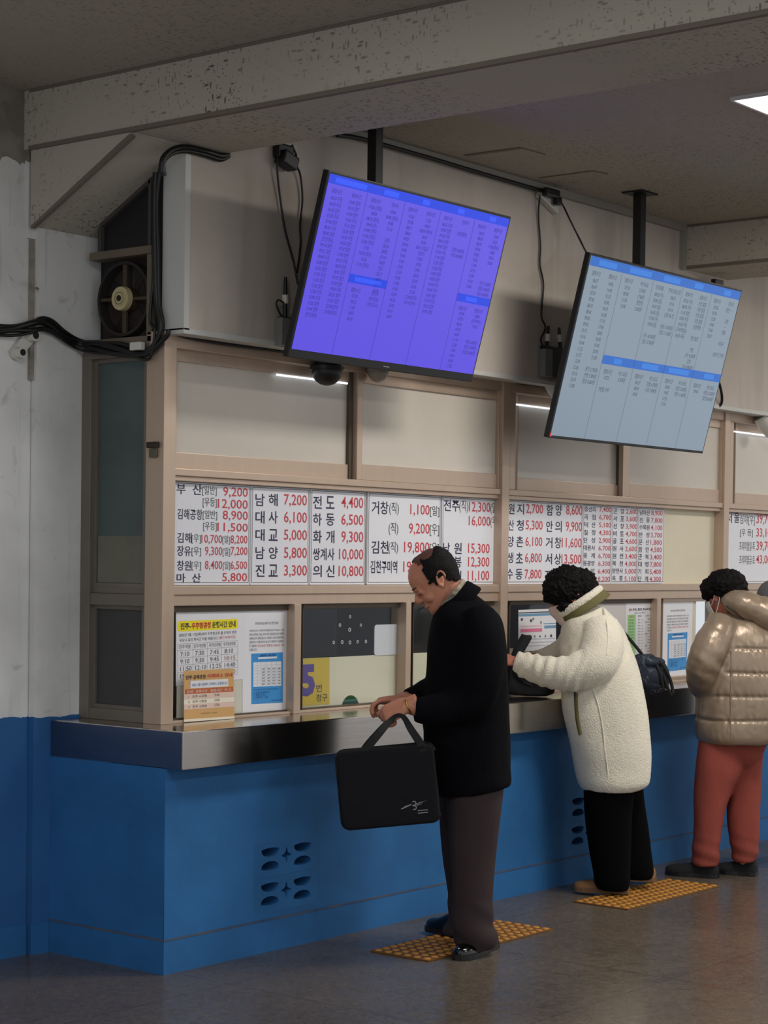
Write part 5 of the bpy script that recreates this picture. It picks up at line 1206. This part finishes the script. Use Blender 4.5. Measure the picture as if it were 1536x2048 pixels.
ring_set(G, b, [(1530, 1168, 1268, .12, -.06), (1590, 1166, 1266, .115, -.08), (1640, 1169, 1262, .105, -.08), (1700, 1177, 1261, .10, -.08), (1740, 1184, 1260, .10, -.08), (1765, 1187, 1259, .10, -.08), (1777, 1194, 1256, .095, -.08)], 24, 2.2)
ring_set(G, b, [(1530, 1190, 1286, .11, .08), (1590, 1200, 1288, .11, .09), (1640, 1210, 1294, .10, .09), (1700, 1222, 1301, .095, .09), (1735, 1232, 1306, .095, .09), (1748, 1240, 1306, .09, .09), (1756, 1246, 1302, .085, .09)], 24, 2.2)
ring_set(G, b, [(1500, 1165, 1290, .17, 0), (1540, 1166, 1288, .17, 0), (1585, 1172, 1282, .13, 0), (1600, 1180, 1270, .06, 0)], 24)
me = fuse(b, .0085, 3); warp(me, lambda p, n: folds(p, n, .006, 6, (1, 1, .3))); link('trousers', me, M_TROUSB, wf, 80)
up_ = Vector((0, 0, .0108))
shoe('shoe', on(1259, 1791, z=0) + up_, on(1148, 1786, z=0), M_TAN, wf, .047, .08, mat('tan_rubber_sole', (124, 92, 62), .8), .022, .058)
shoe('shoe', on(1311, 1768, z=0) + up_, on(1222, 1762, z=0), M_TAN, wf, .046, .08, mat('tan_rubber_sole', (124, 92, 62), .8), .022, .058)
# black handbag on the counter with a stiff padded handle in her fist
hb = thing('handbag', 'soft black handbag slumped on the counter under the white fleece sleeve', 'bag', pb)
X1 = Vector((1, 0, 0)); b = MB()
hc = pb + Vector((0, .05, 0))
rings = []
for t, k in ((.003, .86), (.02, 1.0), (.06, 1.04), (.10, .95), (.14, .72), (.17, .42), (.18, .1)):
    rings.append([hc + G.R * (.125 * k * math.cos(a) - t * .15) + Vector((0, .075 * k * math.sin(a), t)) for a in [2 * PI * i / 24 for i in range(24)]])
b.loft(rings); me = apply_mods(b.mesh(), [('SUBSURF', dict(levels=2, render_levels=2))]); warp(me, lambda p, n: folds(p, n, .006, 14)); link('body', me, mat('soft_black_leather', (16, 16, 20), .5, spec=.4), hb, 80)
h0, h1 = G.at(1024, 1345, hw + .05), G.at(1052, 1273, hw + .03)
b = MB(); b.tube(catmull([G.at(1062, 1372, (hc - G.base).dot(G.D) - .08), G.at(1028, 1352, hw + .04), G.at(1033, 1310, hw + .035)], 5), .010, 8); b.build('strap', M_STRAP, hb, 60)
MB().tube(catmull([G.at(1030, 1316, hw + .035), G.at(1036, 1303, hw + .033), G.at(1052, 1275, hw + .03), G.at(1054, 1270, hw + .03)], 4), [.024] * 4 + [.027] * 6 + [.025, .02, .012], 14).build('padded_handle', mat('black_foam', (18, 19, 26), .85), hb, 60)
# patterned bag on the far side
M_PAT = mat('navy_floral_cloth', (26, 40, 60), .75, c2=(18, 26, 40), vscale=9)
def floral():
    N, L, bs = nodes(M_PAT); tc = N.new('ShaderNodeTexCoord'); v = N.new('ShaderNodeTexVoronoi'); v.inputs['Scale'].default_value = 17; L.new(tc.outputs['Object'], v.inputs['Vector'])
    r = math_(N, L, 'SINE', math_(N, L, 'MULTIPLY', v.outputs['Distance'], 26.0)); f = ramp_(N, L, r, .35, .8); g = ramp_(N, L, noise_(N, L, tc.outputs['Object'], 8, 3), .42, .6)
    old = bs.inputs['Base Color'].links[0].from_socket; L.new(mixc(N, L, math_(N, L, 'MULTIPLY', f, g), old, lin((104, 112, 116))), bs.inputs['Base Color'])
floral()
wk = .165
rk = thing('backpack', 'small navy floral backpack hanging behind the white fleece coat', 'bag', G.at(1300, 1388, wk))
b = MB(); b.ell(G.at(1300, 1352, wk), (G.R * .098, G.D * .07, G.Z * .088), 20, 12); b.ell(G.at(1290, 1330, wk), (G.R * .075, G.D * .06, G.Z * .06), 20, 12); b.ell(G.at(1315, 1362, wk), (G.R * .06, G.D * .055, G.Z * .062), 20, 12)
me = fuse(b, .006, 4); warp(me, lambda p, n: folds(p, n, .008, 15)); link('body', me, M_PAT, rk, 80)
b = MB(); b.ell(G.at(1305, 1325, wk - .03), (G.R * .062, G.D * .045, G.vec(.25, 0, 1) * .026), 18, 10); me = apply_mods(b.mesh(), []); warp(me, lambda p, n: folds(p, n, .006, 20)); link('flap', me, M_PAT, rk, 80)
for pts in ([(1292, 1312, wk), (1318, 1322, wk - .06), (1334, 1345, wk - .05), (1343, 1368, wk - .03), (1346, 1386, wk - .03)], [(1326, 1348, wk - .06), (1334, 1372, wk - .05), (1341, 1389, wk - .03), (1346, 1386, wk - .03)], [(1308, 1318, wk - .05), (1320, 1345, wk - .07), (1326, 1375, wk - .05)], [(1205, 1225, .10), (1245, 1262, .15), (1284, 1308, wk)]):
    MB().tube(catmull([G.at(*q) for q in pts], 5), [.0085] * (5 * (len(pts) - 1) + 1), 8).build('strap', M_STRAP, rk, 60)

# ------------------------------------------------------------------ person in the champagne padded jacket
G = Fig(1450, 1752)
pj_ = thing('person', 'person in a shiny beige padded jacket with hood and brick red trousers', 'person', G.base)
hf = HeadFrame(G.at(1462, 1229, 0), G.vec(-.62, .68, -.36), G.vec(-.25, .25, .93), .98)
b = MB(); hf.build(b)
G.limb(b, [(1452, 1190, 0, .05), (1462, 1215, 0, .052), (1470, 1240, 0, .06)])
ring_set(G, b, [(1236, 1430, 1510, .10, 0), (1280, 1420, 1545, .14, 0), (1400, 1415, 1545, .14, 0), (1465, 1420, 1530, .12, 0)])
G.limb(b, [(1445, 1490, -.03, .075), (1430, 1600, -.03, .06), (1415, 1690, -.03, .05), (1413, 1738, -.03, .04)])
G.limb(b, [(1495, 1490, .05, .075), (1490, 1600, .05, .06), (1488, 1680, .05, .05), (1490, 1735, .05, .04)])
G.limb(b, [(1440, 1262, -.07, .05), (1418, 1300, -.13, .05), (1408, 1340, -.13, .048), (1404, 1364, .02, .04), (1398, 1360, .2, .032), (1398, 1357, .27, .03)])
G.limb(b, [(1530, 1262, .10, .055), (1550, 1330, .2, .052), (1520, 1362, .3, .044), (1480, 1360, .36, .034), (1460, 1357, .38, .03)])
hand(b, G.at(1398, 1357, .26), G.vec(.1, .95, -.1), G.vec(.3, 0, -.95), .7, .92, 1)
hand(b, G.at(1464, 1357, .38), G.vec(-.9, .3, -.1), G.vec(0, .1, -.95), .7, .92, -1)
me = fuse(b, .0052, 3); link('body', me, M_SKIN2, pj_, 80)
curls([(G.at(1452, 1168, 0), (G.R * .105, G.D * .10, G.Z * .078)), (G.at(1468, 1176, 0), (G.R * .07, G.D * .09, G.Z * .065)), (G.at(1424, 1176, .02), (G.R * .06, G.D * .07, G.Z * .055)), (G.at(1416, 1188, .06), (G.R * .03, G.D * .05, G.Z * .035)), (G.at(1462, 1192, -.01), (G.R * .07, G.D * .08, G.Z * .05))], M_HAIRB, pj_, .007, 42)
b = MB(); rings = []
for h, g in ((-.012, -.008), (.0, .010), (.03, .014), (.06, .016), (.085, .018), (.098, .012)):
    ring = []
    for k in range(15): a = math.radians(-78 + 156 * k / 14); ring.append(hf.p(.035 + (.066 + g) * math.cos(a), .072 * math.sin(a) * (1.06 if h > .03 else .85), h))
    rings.append(ring)
vs = [[b.bm.verts.new(p) for p in r] for r in rings]
for r1_, r2_ in zip(vs, vs[1:]):
    for i in range(14): b._f([r1_[i], r1_[i + 1], r2_[i + 1], r2_[i]])
me = apply_mods(b.mesh(), [('SOLIDIFY', dict(thickness=.003, offset=1)), ('SUBSURF', dict(levels=1, render_levels=1))]); mk = link('face_mask', me, M_MASKW, pj_, 60)
for sg in (-1, 1):
    MB().tube(catmull([hf.p(.05, sg * .072, .07), hf.p(.015, sg * .084, .095), hf.p(-.014, sg * .086, .135), hf.p(-.03, sg * .084, .11), hf.p(-.012, sg * .083, .07), hf.p(.045, sg * .07, .015)], 5), .0022, 6).build('ear_loop', M_MASKW, mk, 60)
# padded jacket
b = MB()
ring_set(G, b, [(1226, 1432, 1502, .08, 0), (1240, 1418, 1524, .13, 0), (1262, 1406, 1545, .17, 0), (1300, 1399, 1562, .195, 0), (1340, 1396, 1572, .205, 0), (1380, 1394, 1575, .205, 0), (1420, 1393, 1576, .205, 0), (1455, 1392, 1572, .205, 0), (1474, 1394, 1567, .20, 0), (1484, 1400, 1556, .185, 0)], 40, 2.4)
SL = [(1446, 1248, -.08, .085), (1424, 1288, -.16, .092), (1407, 1328, -.17, .086), (1404, 1356, -.10, .080), (1404, 1368, .02, .07), (1400, 1362, .14, .06), (1398, 1358, .25, .05)]
G.limb(b, SL, 22)
G.limb(b, [(1518, 1255, .08, .088), (1545, 1300, .16, .09), (1545, 1350, .24, .08), (1510, 1365, .31, .066), (1482, 1360, .36, .054), (1474, 1358, .37, .05)], 22)
me = fuse(b, .0075, 4)
zq = [G.at(1460, y, 0).z for y in (1246, 1294, 1342, 1388, 1436, 1484)]
SLP = catmull([G.at(a, b_, c) for a, b_, c, d in SL], 5)
def quilt(p, n):
    q = p - G.base; z = p.z; zs = z + .005 * nz(p, 5)
    dsl = min((p - c).length for c in SLP); arm = max(0, min(1, (.125 - dsl) / .02)) * (1 if q.dot(G.D) < .05 else .5)
    d = min(abs(zs - a) for a in zq[1:5]) if z < zq[0] else 1; g = math.exp(-(d / .007) ** 2) * (1 - arm)
    cr = math.exp(-(d / .03) ** 2) * .0022 * math.sin(q.dot(G.R) * 170 + q.dot(G.D) * 140 + 4 * nz(p, 16)) * (1 - arm)
    wr = arm * .006 * math.sin(q.dot(G.R) * 40 + z * 70 + 3 * nz(p, 8)) * nz(p + Vector((4, 4, 4)), 7)
    return p + n * (-.008 * g + .002 * (1 - math.exp(-(d / .025) ** 2)) * (1 - arm) + cr + wr + .005 * nz(Vector((p.x, p.y, p.z * .6)), 9) + .0022 * abs(nz(p, 20)))
warp(me, quilt); jk = link('padded_jacket', me, M_PUFF, pj_, 80); hit = surf_of(jk, pj_)
b = MB(); b.ell(G.at(1498, 1215, -.06), (G.vec(.135, 0, -.05), G.D * .12, G.vec(.026, -.01, .075)), 28, 16); b.ell(G.at(1466, 1200, -.02), (G.vec(.07, 0, .0), G.D * .115, G.vec(.0, 0, .048)), 24, 12); b.ell(G.at(1528, 1226, -.09), (G.vec(.08, 0, -.045), G.D * .10, G.vec(.03, 0, .075)), 24, 12)
me = fuse(b, .007, 5); warp(me, lambda p, n: p + n * (.006 * nz(p, 9) + .004 * abs(nz(p, 22)))); hd_ = link('hood', me, M_PUFF, pj_, 80); hh = surf_of(hd_, pj_)
path_on(hh, [(1452, 1212), (1466, 1222), (1482, 1234), (1500, 1246), (1516, 1253)], .0035, .001, 6).build('hood_seam', mat('dark_seam', (48, 40, 32), .8), pj_, 60)
path_on(hit, [(1462, 1302), (1462, 1340), (1461, 1386), (1461, 1434), (1462, 1478)], .003, .001, 6).build('back_seam', mat('beige_seam', (128, 110, 92), .6), pj_, 60)
b = MB()
ring_set(G, b, [(1480, 1398, 1492, .115, -.02), (1540, 1391, 1484, .115, -.03), (1580, 1387, 1466, .105, -.03), (1620, 1386, 1452, .10, -.03), (1665, 1385, 1443, .095, -.03), (1700, 1383, 1439, .09, -.03), (1722, 1383, 1439, .085, -.03), (1730, 1386, 1437, .08, -.03)], 24, 2.2)
ring_set(G, b, [(1480, 1450, 1528, .115, .03), (1540, 1455, 1523, .11, .05), (1580, 1456, 1521, .10, .05), (1620, 1455, 1518, .095, .05), (1665, 1457, 1519, .09, .05), (1695, 1461, 1518, .085, .05), (1712, 1463, 1516, .08, .05), (1720, 1466, 1513, .075, .05)], 24, 2.2)
ring_set(G, b, [(1450, 1404, 1540, .16, 0), (1490, 1402, 1532, .15, 0), (1525, 1420, 1515, .10, 0), (1540, 1440, 1500, .05, 0)], 24)
me = fuse(b, .0085, 3)
def red_fold(p, n):
    q = p - G.base; p = folds(p, n, .007, 7, (1, 1, .5)); k = max(0, min(1, (.24 - q.z) / .14)); return p + n * (.0035 * k * math.sin(q.z * 80 + q.dot(G.R) * 25))
warp(me, red_fold); link('trousers', me, M_REDTR, pj_, 80)
shoe('shoe', on(1437, 1756, z=0), on(1331, 1748, z=0), M_SHOEB, pj_, .047, .095, M_BLACK, .02, .06)
shoe('shoe', on(1514, 1752, z=0), on(1432, 1745, z=0), M_SHOEB, pj_, .047, .095, M_BLACK, .02, .06)

# ------------------------------------------------------------------ a fourth person, almost entirely outside the frame
G = Fig(1610, 1722)
p4 = thing('person', 'person in a grey knitted cap just past the padded jacket hood', 'person', G.base)
hf = HeadFrame(G.at(1566, 1240, 0), G.vec(-.80, .5, -.25), G.vec(-.15, .1, .97), .98)
b = MB(); hf.build(b); G.limb(b, [(1562, 1205, 0, .05), (1572, 1240, 0, .056), (1580, 1262, 0, .07)])
ring_set(G, b, [(1258, 1555, 1625, .10, 0), (1300, 1556, 1650, .13, 0), (1480, 1560, 1650, .13, 0)])
for w_, dx in ((-.06, 0), (.08, 18)): G.limb(b, [(1600 + dx, 1470, w_, .07), (1598 + dx, 1590, w_, .055), (1600 + dx, 1700, w_, .04)])
hand(b, G.at(1585, 1465, -.2), G.vec(-.1, 0, -1), G.vec(.3, .9, 0), .5, .9, 1); G.limb(b, [(1600, 1280, -.14, .05), (1604, 1370, -.2, .045), (1588, 1455, -.2, .03), (1585, 1468, -.2, .028)])
me = fuse(b, .006, 3); link('body', me, M_SKIN2, p4, 80)
cap = MB(); c0 = G.at(1557, 1192, 0); rings = []
for t in range(9):
    a = PI / 2 * t / 8; rings.append([c0 + (G.R * math.cos(2 * PI * i / 30) * .118 + G.D * math.sin(2 * PI * i / 30) * .108) * math.cos(a) + G.vec(-.1, 0, .98) * (.105 * math.sin(a) - .01) for i in range(30)])
cap.loft(rings); me = cap.mesh(); warp(me, lambda p, n: p + n * .003 * nz(p, 30)); link('knitted_cap', me, mat('grey_knit', (96, 98, 100), .9, bump=.4, bscale=120), p4, 60)
curls([(G.at(1563, 1204, 0), (G.R * .10, G.D * .095, G.Z * .055))], M_HAIRB, p4, .004, 40)
b = MB(); ring_set(G, b, [(1248, 1562, 1612, .09, 0), (1275, 1553, 1640, .15, 0), (1340, 1550, 1660, .18, 0), (1480, 1552, 1664, .18, 0), (1545, 1556, 1662, .17, 0)], 30); G.limb(b, [(1598, 1280, -.13, .08), (1606, 1370, -.2, .07), (1590, 1445, -.2, .05)])
me = fuse(b, .009, 4); warp(me, lambda p, n: folds(p, n, .008, 7)); link('coat', me, mat('dark_padded_cloth', (40, 42, 48), .8), p4, 80)
b = MB(); ring_set(G, b, [(1520, 1562, 1650, .12, 0), (1600, 1570, 1632, .10, -.05), (1708, 1580, 1628, .08, -.06)]); ring_set(G, b, [(1520, 1570, 1656, .12, .05), (1600, 1586, 1648, .10, .07), (1702, 1596, 1642, .08, .08)])
me = fuse(b, .009, 3); link('trousers', me, M_TROUSB, p4, 80)
shoe('shoe', on(1632, 1722, z=0), on(1550, 1722, z=0), M_SHOEB, p4); shoe('shoe', on(1650, 1712, z=0), on(1572, 1708, z=0), M_SHOEB, p4)

# ================================================================== cables, sockets, routers, small fittings
def wall_pt(px, py, off=.012):
    """left wall, column, booth end or box front, whichever the pixel shows"""
    if px < 58: return on(px, py, y=Y_WALL + .03 - off)
    if px < 186: return on(px, py, y=Y_WALL - off)
    return on(px, py, x=X_SIDE - off)
def cable(name, pts, r, label, cat='cable', group=None, m=M_RUBBER, sub=6, extra=None):
    b = MB(); b.tube(catmull(pts, sub), r, 8); 
    o = b.build(name, m, None, 70); return tag(o, label, cat, group)
base = [(-40, 657), (20, 656), (62, 650), (84, 645), (104, 652), (130, 672), (160, 684), (196, 690), (240, 697), (276, 704), (300, 700), (318, 690)]
labs = ['topmost black cable of the bundle sagging across the white column', 'thick black cable in the middle of the bundle on the white column', 'lowest black cable sagging across the white column', 'thin black cable looping below the bundle near the fan opening']
tails = [[(325, 655), (318, 600), (316, 500), (314, 400), (322, 330)], [(322, 660), (313, 600), (310, 500), (309, 400), (312, 345)], [(330, 676), (336, 668), (337, 660)], [(310, 660), (300, 640), (306, 560), (306, 500)]]
for k, (dy, r) in enumerate(((-6, .009), (1, .013), (9, .010), (13, .006))):
    pts = [wall_pt(px, py + dy + (4 * math.sin(px * .045 + k * 2)), .014 + .004 * k) for px, py in base[:-1]]
    pts += [on(px, py, x=X_SIDE - .016 - .004 * k) for px, py in tails[k]]
    cable('cable', pts, r, labs[k], group='black cables bundled on the column and booth corner')
# bundle at the top of the box corner running along the soffit
for k, (dy, r) in enumerate(((0, .012), (7, .010))):
    pts = [on(324 + 4 * k, 345 + dy, y=Y_BOX - .012), on(326, 318 + dy, y=Y_BOX - .016), on(344, 300 + dy, y=Y_BOX - .016), on(372, 295 + dy, y=Y_BOX - .014), on(410, 303 + dy, y=Y_BOX - .013), on(440, 312 + dy, y=Y_BOX - .013), on(457, 309 + dy * .5, y=Y_BOX - .012)]
    cable('cable', pts, r, ['thick black cable bending over the top corner of the box wall', 'second black cable just under the bent one at the box wall top'][k], group='black cables at the box wall corner')
# cable under the lower edge of the box wall
pts = [on(px, py, y=.17) for px, py in ((338, 664), (380, 676), (424, 684), (470, 691), (520, 697), (568, 703))]
cable('cable', pts, .007, 'black cable sagging under the box wall edge toward the violet display', group='black cables under the box wall')
pts = [on(px, py, y=.172) for px, py in ((945, 748), (990, 752), (1040, 765), (1090, 772), (1118, 778))]
cable('cable', pts, .009, 'black cable under the box wall edge between the two displays', group='black cables under the box wall')
cable('cable', [on(px, py, y=Y_BOX - .035) for px, py in ((674, 270), (720, 277), (800, 299), (880, 322), (960, 346), (1040, 369), (1086, 382))], .010, 'black cable running along the ceiling corner to the white power strip')
# hook and nail on the left wall, white twin lamp holder
nl = MB(); nl.tube([wall_pt(62, 566, .0), wall_pt(62, 566, .03)], .006, 8); nl.tube([wall_pt(73, 576, .0), wall_pt(76, 578, .025)], .005, 8); tag(nl.build('wall_hook', mat('dirty_bracket', (120, 112, 100), .7), None, 50), 'small dirty hooks on the edge of the white column', 'hook')
lh = thing('lamp_holder', 'old white twin lamp holder tilted on the wall below the cable bundle', 'lamp holder', wall_pt(42, 690, .0))
A, B_ = wall_pt(56, 672, .004), wall_pt(30, 706, .004); d = (B_ - A).normalized(); s = Vector((d.z, 0, -d.x))
MB().prism([A - d * .02 - s * .028, A - d * .02 + s * .028, B_ + d * .02 + s * .024, B_ + d * .028, B_ + d * .02 - s * .024], (0, -.016, 0)).build('base_plate', M_PORC, lh)
for q, r in ((A, .027), (B_, .024)):
    u_ = MB(); u_.disc(q + Vector((0, -.016, 0)), (0, -1, 0), r, .03, 20, r * .86); s_ = u_.build('socket', M_PORC, lh, 40); MB().disc(q + Vector((0, -.0465, 0)), (0, -1, 0), r * .55, .003, 16).build('socket_hole', M_DARK, s_)
cable('wire', [A + Vector((0, -.02, 0)), A + Vector((.004, -.04, .02)), wall_pt(48, 658, .03)], .005, 'short black wire from the twin lamp holder up to the cable bundle', 'wire')
tag(MB().box(wall_pt(268, 686, .02), wall_pt(281, 699, .045), .004).build('cable_clip', M_PORC), 'white broken clip on the cable bundle under the fan', 'clip')
p = on(313, 899, x=X_SIDE); p.y = .232
lt = thing('latch', 'small dark broken latch on the booth corner post', 'latch', p)
MB().box(p + Vector((-.016, -.03, .006)), p + Vector((-.0003, .03, .03)), .003).build('plate', mat('old_dark_metal', (62, 56, 50), .5, .6), lt); MB().box(p + Vector((-.012, -.022, -.032)), p + Vector((-.0003, .02, .004)), .004).build('body', mat('old_grey_metal', (108, 100, 90), .5, .6), lt)
# black adapter on its socket by the box wall top, its two cords
y_ = Y_BOX
def cord(pts, label, r=.0045): return cable('cord', pts, r, label, 'cord', 'thin cords hanging to the displays')
ad = thing('power_adapter', 'black power adapter plugged in high on the box wall', 'adapter', on(570, 325, y=y_))
MB().box(on(570, 316, y=y_ - .004), on(592, 291, y=y_), .003).build('socket_plate', M_PORC, ad)
MB().box(on(558, 313, y=y_ - .04), on(576, 294, y=y_ - .004), .008).build('plug', M_BLACK, ad)
a = on(574, 321, y=y_ - .035); MB().box((-.045, -.028, -.028), (.045, .028, .028), .008, Matrix.Translation(a) @ Matrix.Rotation(math.radians(18), 4, 'Y')).build('adapter_block', M_BLACK, ad)
MB().tube(catmull([on(584, 290, y=y_ - .006), on(592, 310, y=y_ - .006), on(590, 316, y=y_ - .02), on(583, 322, y=y_ - .03)], 4), .005, 8).build('lead', M_RUBBER, ad, 60)
cord([on(556, 305, y=y_ - .03), on(555, 345, y=y_ - .02), on(561, 400, y=y_ - .012), on(570, 460, y=y_ - .012), on(586, 520, y=y_ - .014), on(596, 570, y=y_ - .03)], 'thin black cord curving from the adapter to the violet display')
cord([on(592, 330, y=y_ - .03), on(601, 352, y=y_ - .018), on(605, 400, y=y_ - .012), on(600, 450, y=y_ - .012), on(601, 490, y=y_ - .012), on(594, 545, y=y_ - .03)], 'thin black cord hanging beside the violet display, outer of two')
# white power strip with plugs by the grey display
ps = thing('power_strip', 'white power strip with black plugs under the ceiling corner', 'power strip', on(1096, 415, y=y_))
a, b2 = on(1086, 392, y=y_ - .02), on(1106, 412, y=y_ - .02); ang = math.atan2(b2.z - a.z, b2.x - a.x); m_ = (a + b2) / 2
MB().box((-.085, -.018, -.026), (.085, .018, .026), .005, Matrix.Translation(m_) @ Matrix.Rotation(-ang, 4, 'Y')).build('housing', M_PORC, ps)
MB().box((-.06, -.03, -.022), (.06, .0, .022), .012, Matrix.Translation(on(1098, 387, y=y_ - .05))).build('plug', M_BLACK, ps); MB().box((-.022, -.03, -.02), (.022, .0, .02), .009, Matrix.Translation(on(1110, 403, y=y_ - .05))).build('plug', M_BLACK, ps)
cord([on(1080, 390, y=y_ - .03), on(1077, 430, y=y_ - .012), on(1081, 490, y=y_ - .012), on(1080, 530, y=y_ - .012), on(1087, 570, y=y_ - .012), on(1083, 630, y=y_ - .012), on(1091, 655, y=y_ - .02), on(1082, 680, y=y_ - .03), on(1090, 700, y=y_ - .03)], 'thin black cord hanging from the power strip to the router')
cord([on(1112, 402, y=y_ - .07), on(1124, 408, y=y_ - .06), on(1140, 440, y=y_ - .10), on(1160, 480, y=y_ - .14), on(1170, 500, y=y_ - .22), on(1186, 524, y=y_ - .40)], 'thin black cord reaching from the power strip to the grey display')
# routers
def router(ants, boxpx, label):
    x0_, y0_, x1_, y1_ = boxpx; t = thing('wifi_router', label, 'router', on((x0_ + x1_) / 2, y1_, y=y_), group='black wireless routers on the box wall')
    MB().box(on(x0_, y1_, y=y_ - .04), on(x1_, y0_, y=y_ - .001), .005).build('body', M_BLACK, t); MB().box(on(x0_, y1_, y=y_ - .044) + Vector((-.006, 0, 0)), on(x0_, y0_, y=y_ - .004), .001).build('side_edge', mat('grey_plastic', (120, 120, 118), .5), t)
    for (ax0, ay0, ax1, ay1, tag_y) in ants:
        p, q = on(ax0, ay0, y=y_ - .03), on(ax1, ay1, y=y_ - .03); o = MB().tube([p, p + (q - p) * .55, q], [.010, .009, .007], 10).build('antenna', M_BLACK, t, 60)
        c = p + (q - p) * tag_y; MB().tube([c, c + (q - p).normalized() * .035], .014, 12).build('paper_tag', M_PORC, o, 60)
router([(570, 640, 571, 554, .38)], (566, 638, 582, 690), 'black router with one tagged antenna at the edge of the violet display')
router([(1093, 708, 1097, 652, .45), (1122, 712, 1118, 655, .5)], (1092, 700, 1130, 752), 'black router with two tagged antennas at the edge of the grey display')
MB_ = MB().tube(catmull([on(571, 608, y=y_ - .03), on(557, 600, y=y_ - .04), on(553, 610, y=y_ - .04), on(562, 630, y=y_ - .04), on(574, 640, y=y_ - .04)], 5), .004, 8)
tag(MB_.build('cord', M_RUBBER, None, 60), 'short looped cord beside the single antenna router', 'cord', 'thin cords hanging to the displays')
# cameras / speakers under the box wall
def dome(px, py, r, m, label, y=.14):
    c = on(px, py, y=y); c.z = min(c.z, 2.466); t = thing('dome_camera', label, 'camera', c)
    MB().disc(c + Vector((0, 0, -.004)), (0, 0, 1), r, .015, 24).build('base', m, t, 40)
    MB().ell(c + Vector((0, 0, -.008)), (Vector((r * .9, 0, 0)), Vector((0, r * .9, 0)), Vector((0, 0, r * .85))), 20, 10).build('dome', m, t, 80); return t
dome(654, 738, .075, M_BLACK, 'black dome camera under the box wall below the violet display')
dome(756, 742, .05, mat('clear_dome', (150, 142, 134), .25), 'pale small dome fitting just right of the black dome')
def speaker(px, py, label):
    c = on(px, py, y=.13); t = thing('horn_light', label, 'fitting', c); b = MB(); b.tube([c + Vector((-.03, .02, .05)), c + Vector((.0, 0, .0)), c + Vector((.04, -.01, -.055))], [.05, .048, .03], 16); b.build('shade', M_PORC, t, 50); MB().tube([c + Vector((-.03, .02, .05)), c + Vector((-.03, .03, .085))], .012, 8).build('stem', M_PORC, t)
speaker(1113, 778, 'white cone fitting under the box wall beside the grey display')
speaker(1532, 850, 'white cone fitting under the box wall above the rightmost fare board')
cable('cable', [on(1434, 756, y=.05), on(1440, 772, y=.05), on(1444, 795, y=.06), on(1441, 810, y=.08), on(1428, 816, y=.10)], .008, 'black cable looping down at the edge of the grey display')
tag(MB().box(on(1431, 582, y=.0), on(1438, 562, y=.03), .003).build('bracket', M_BLACKM), 'black bracket end behind the top of the grey display', 'bracket')
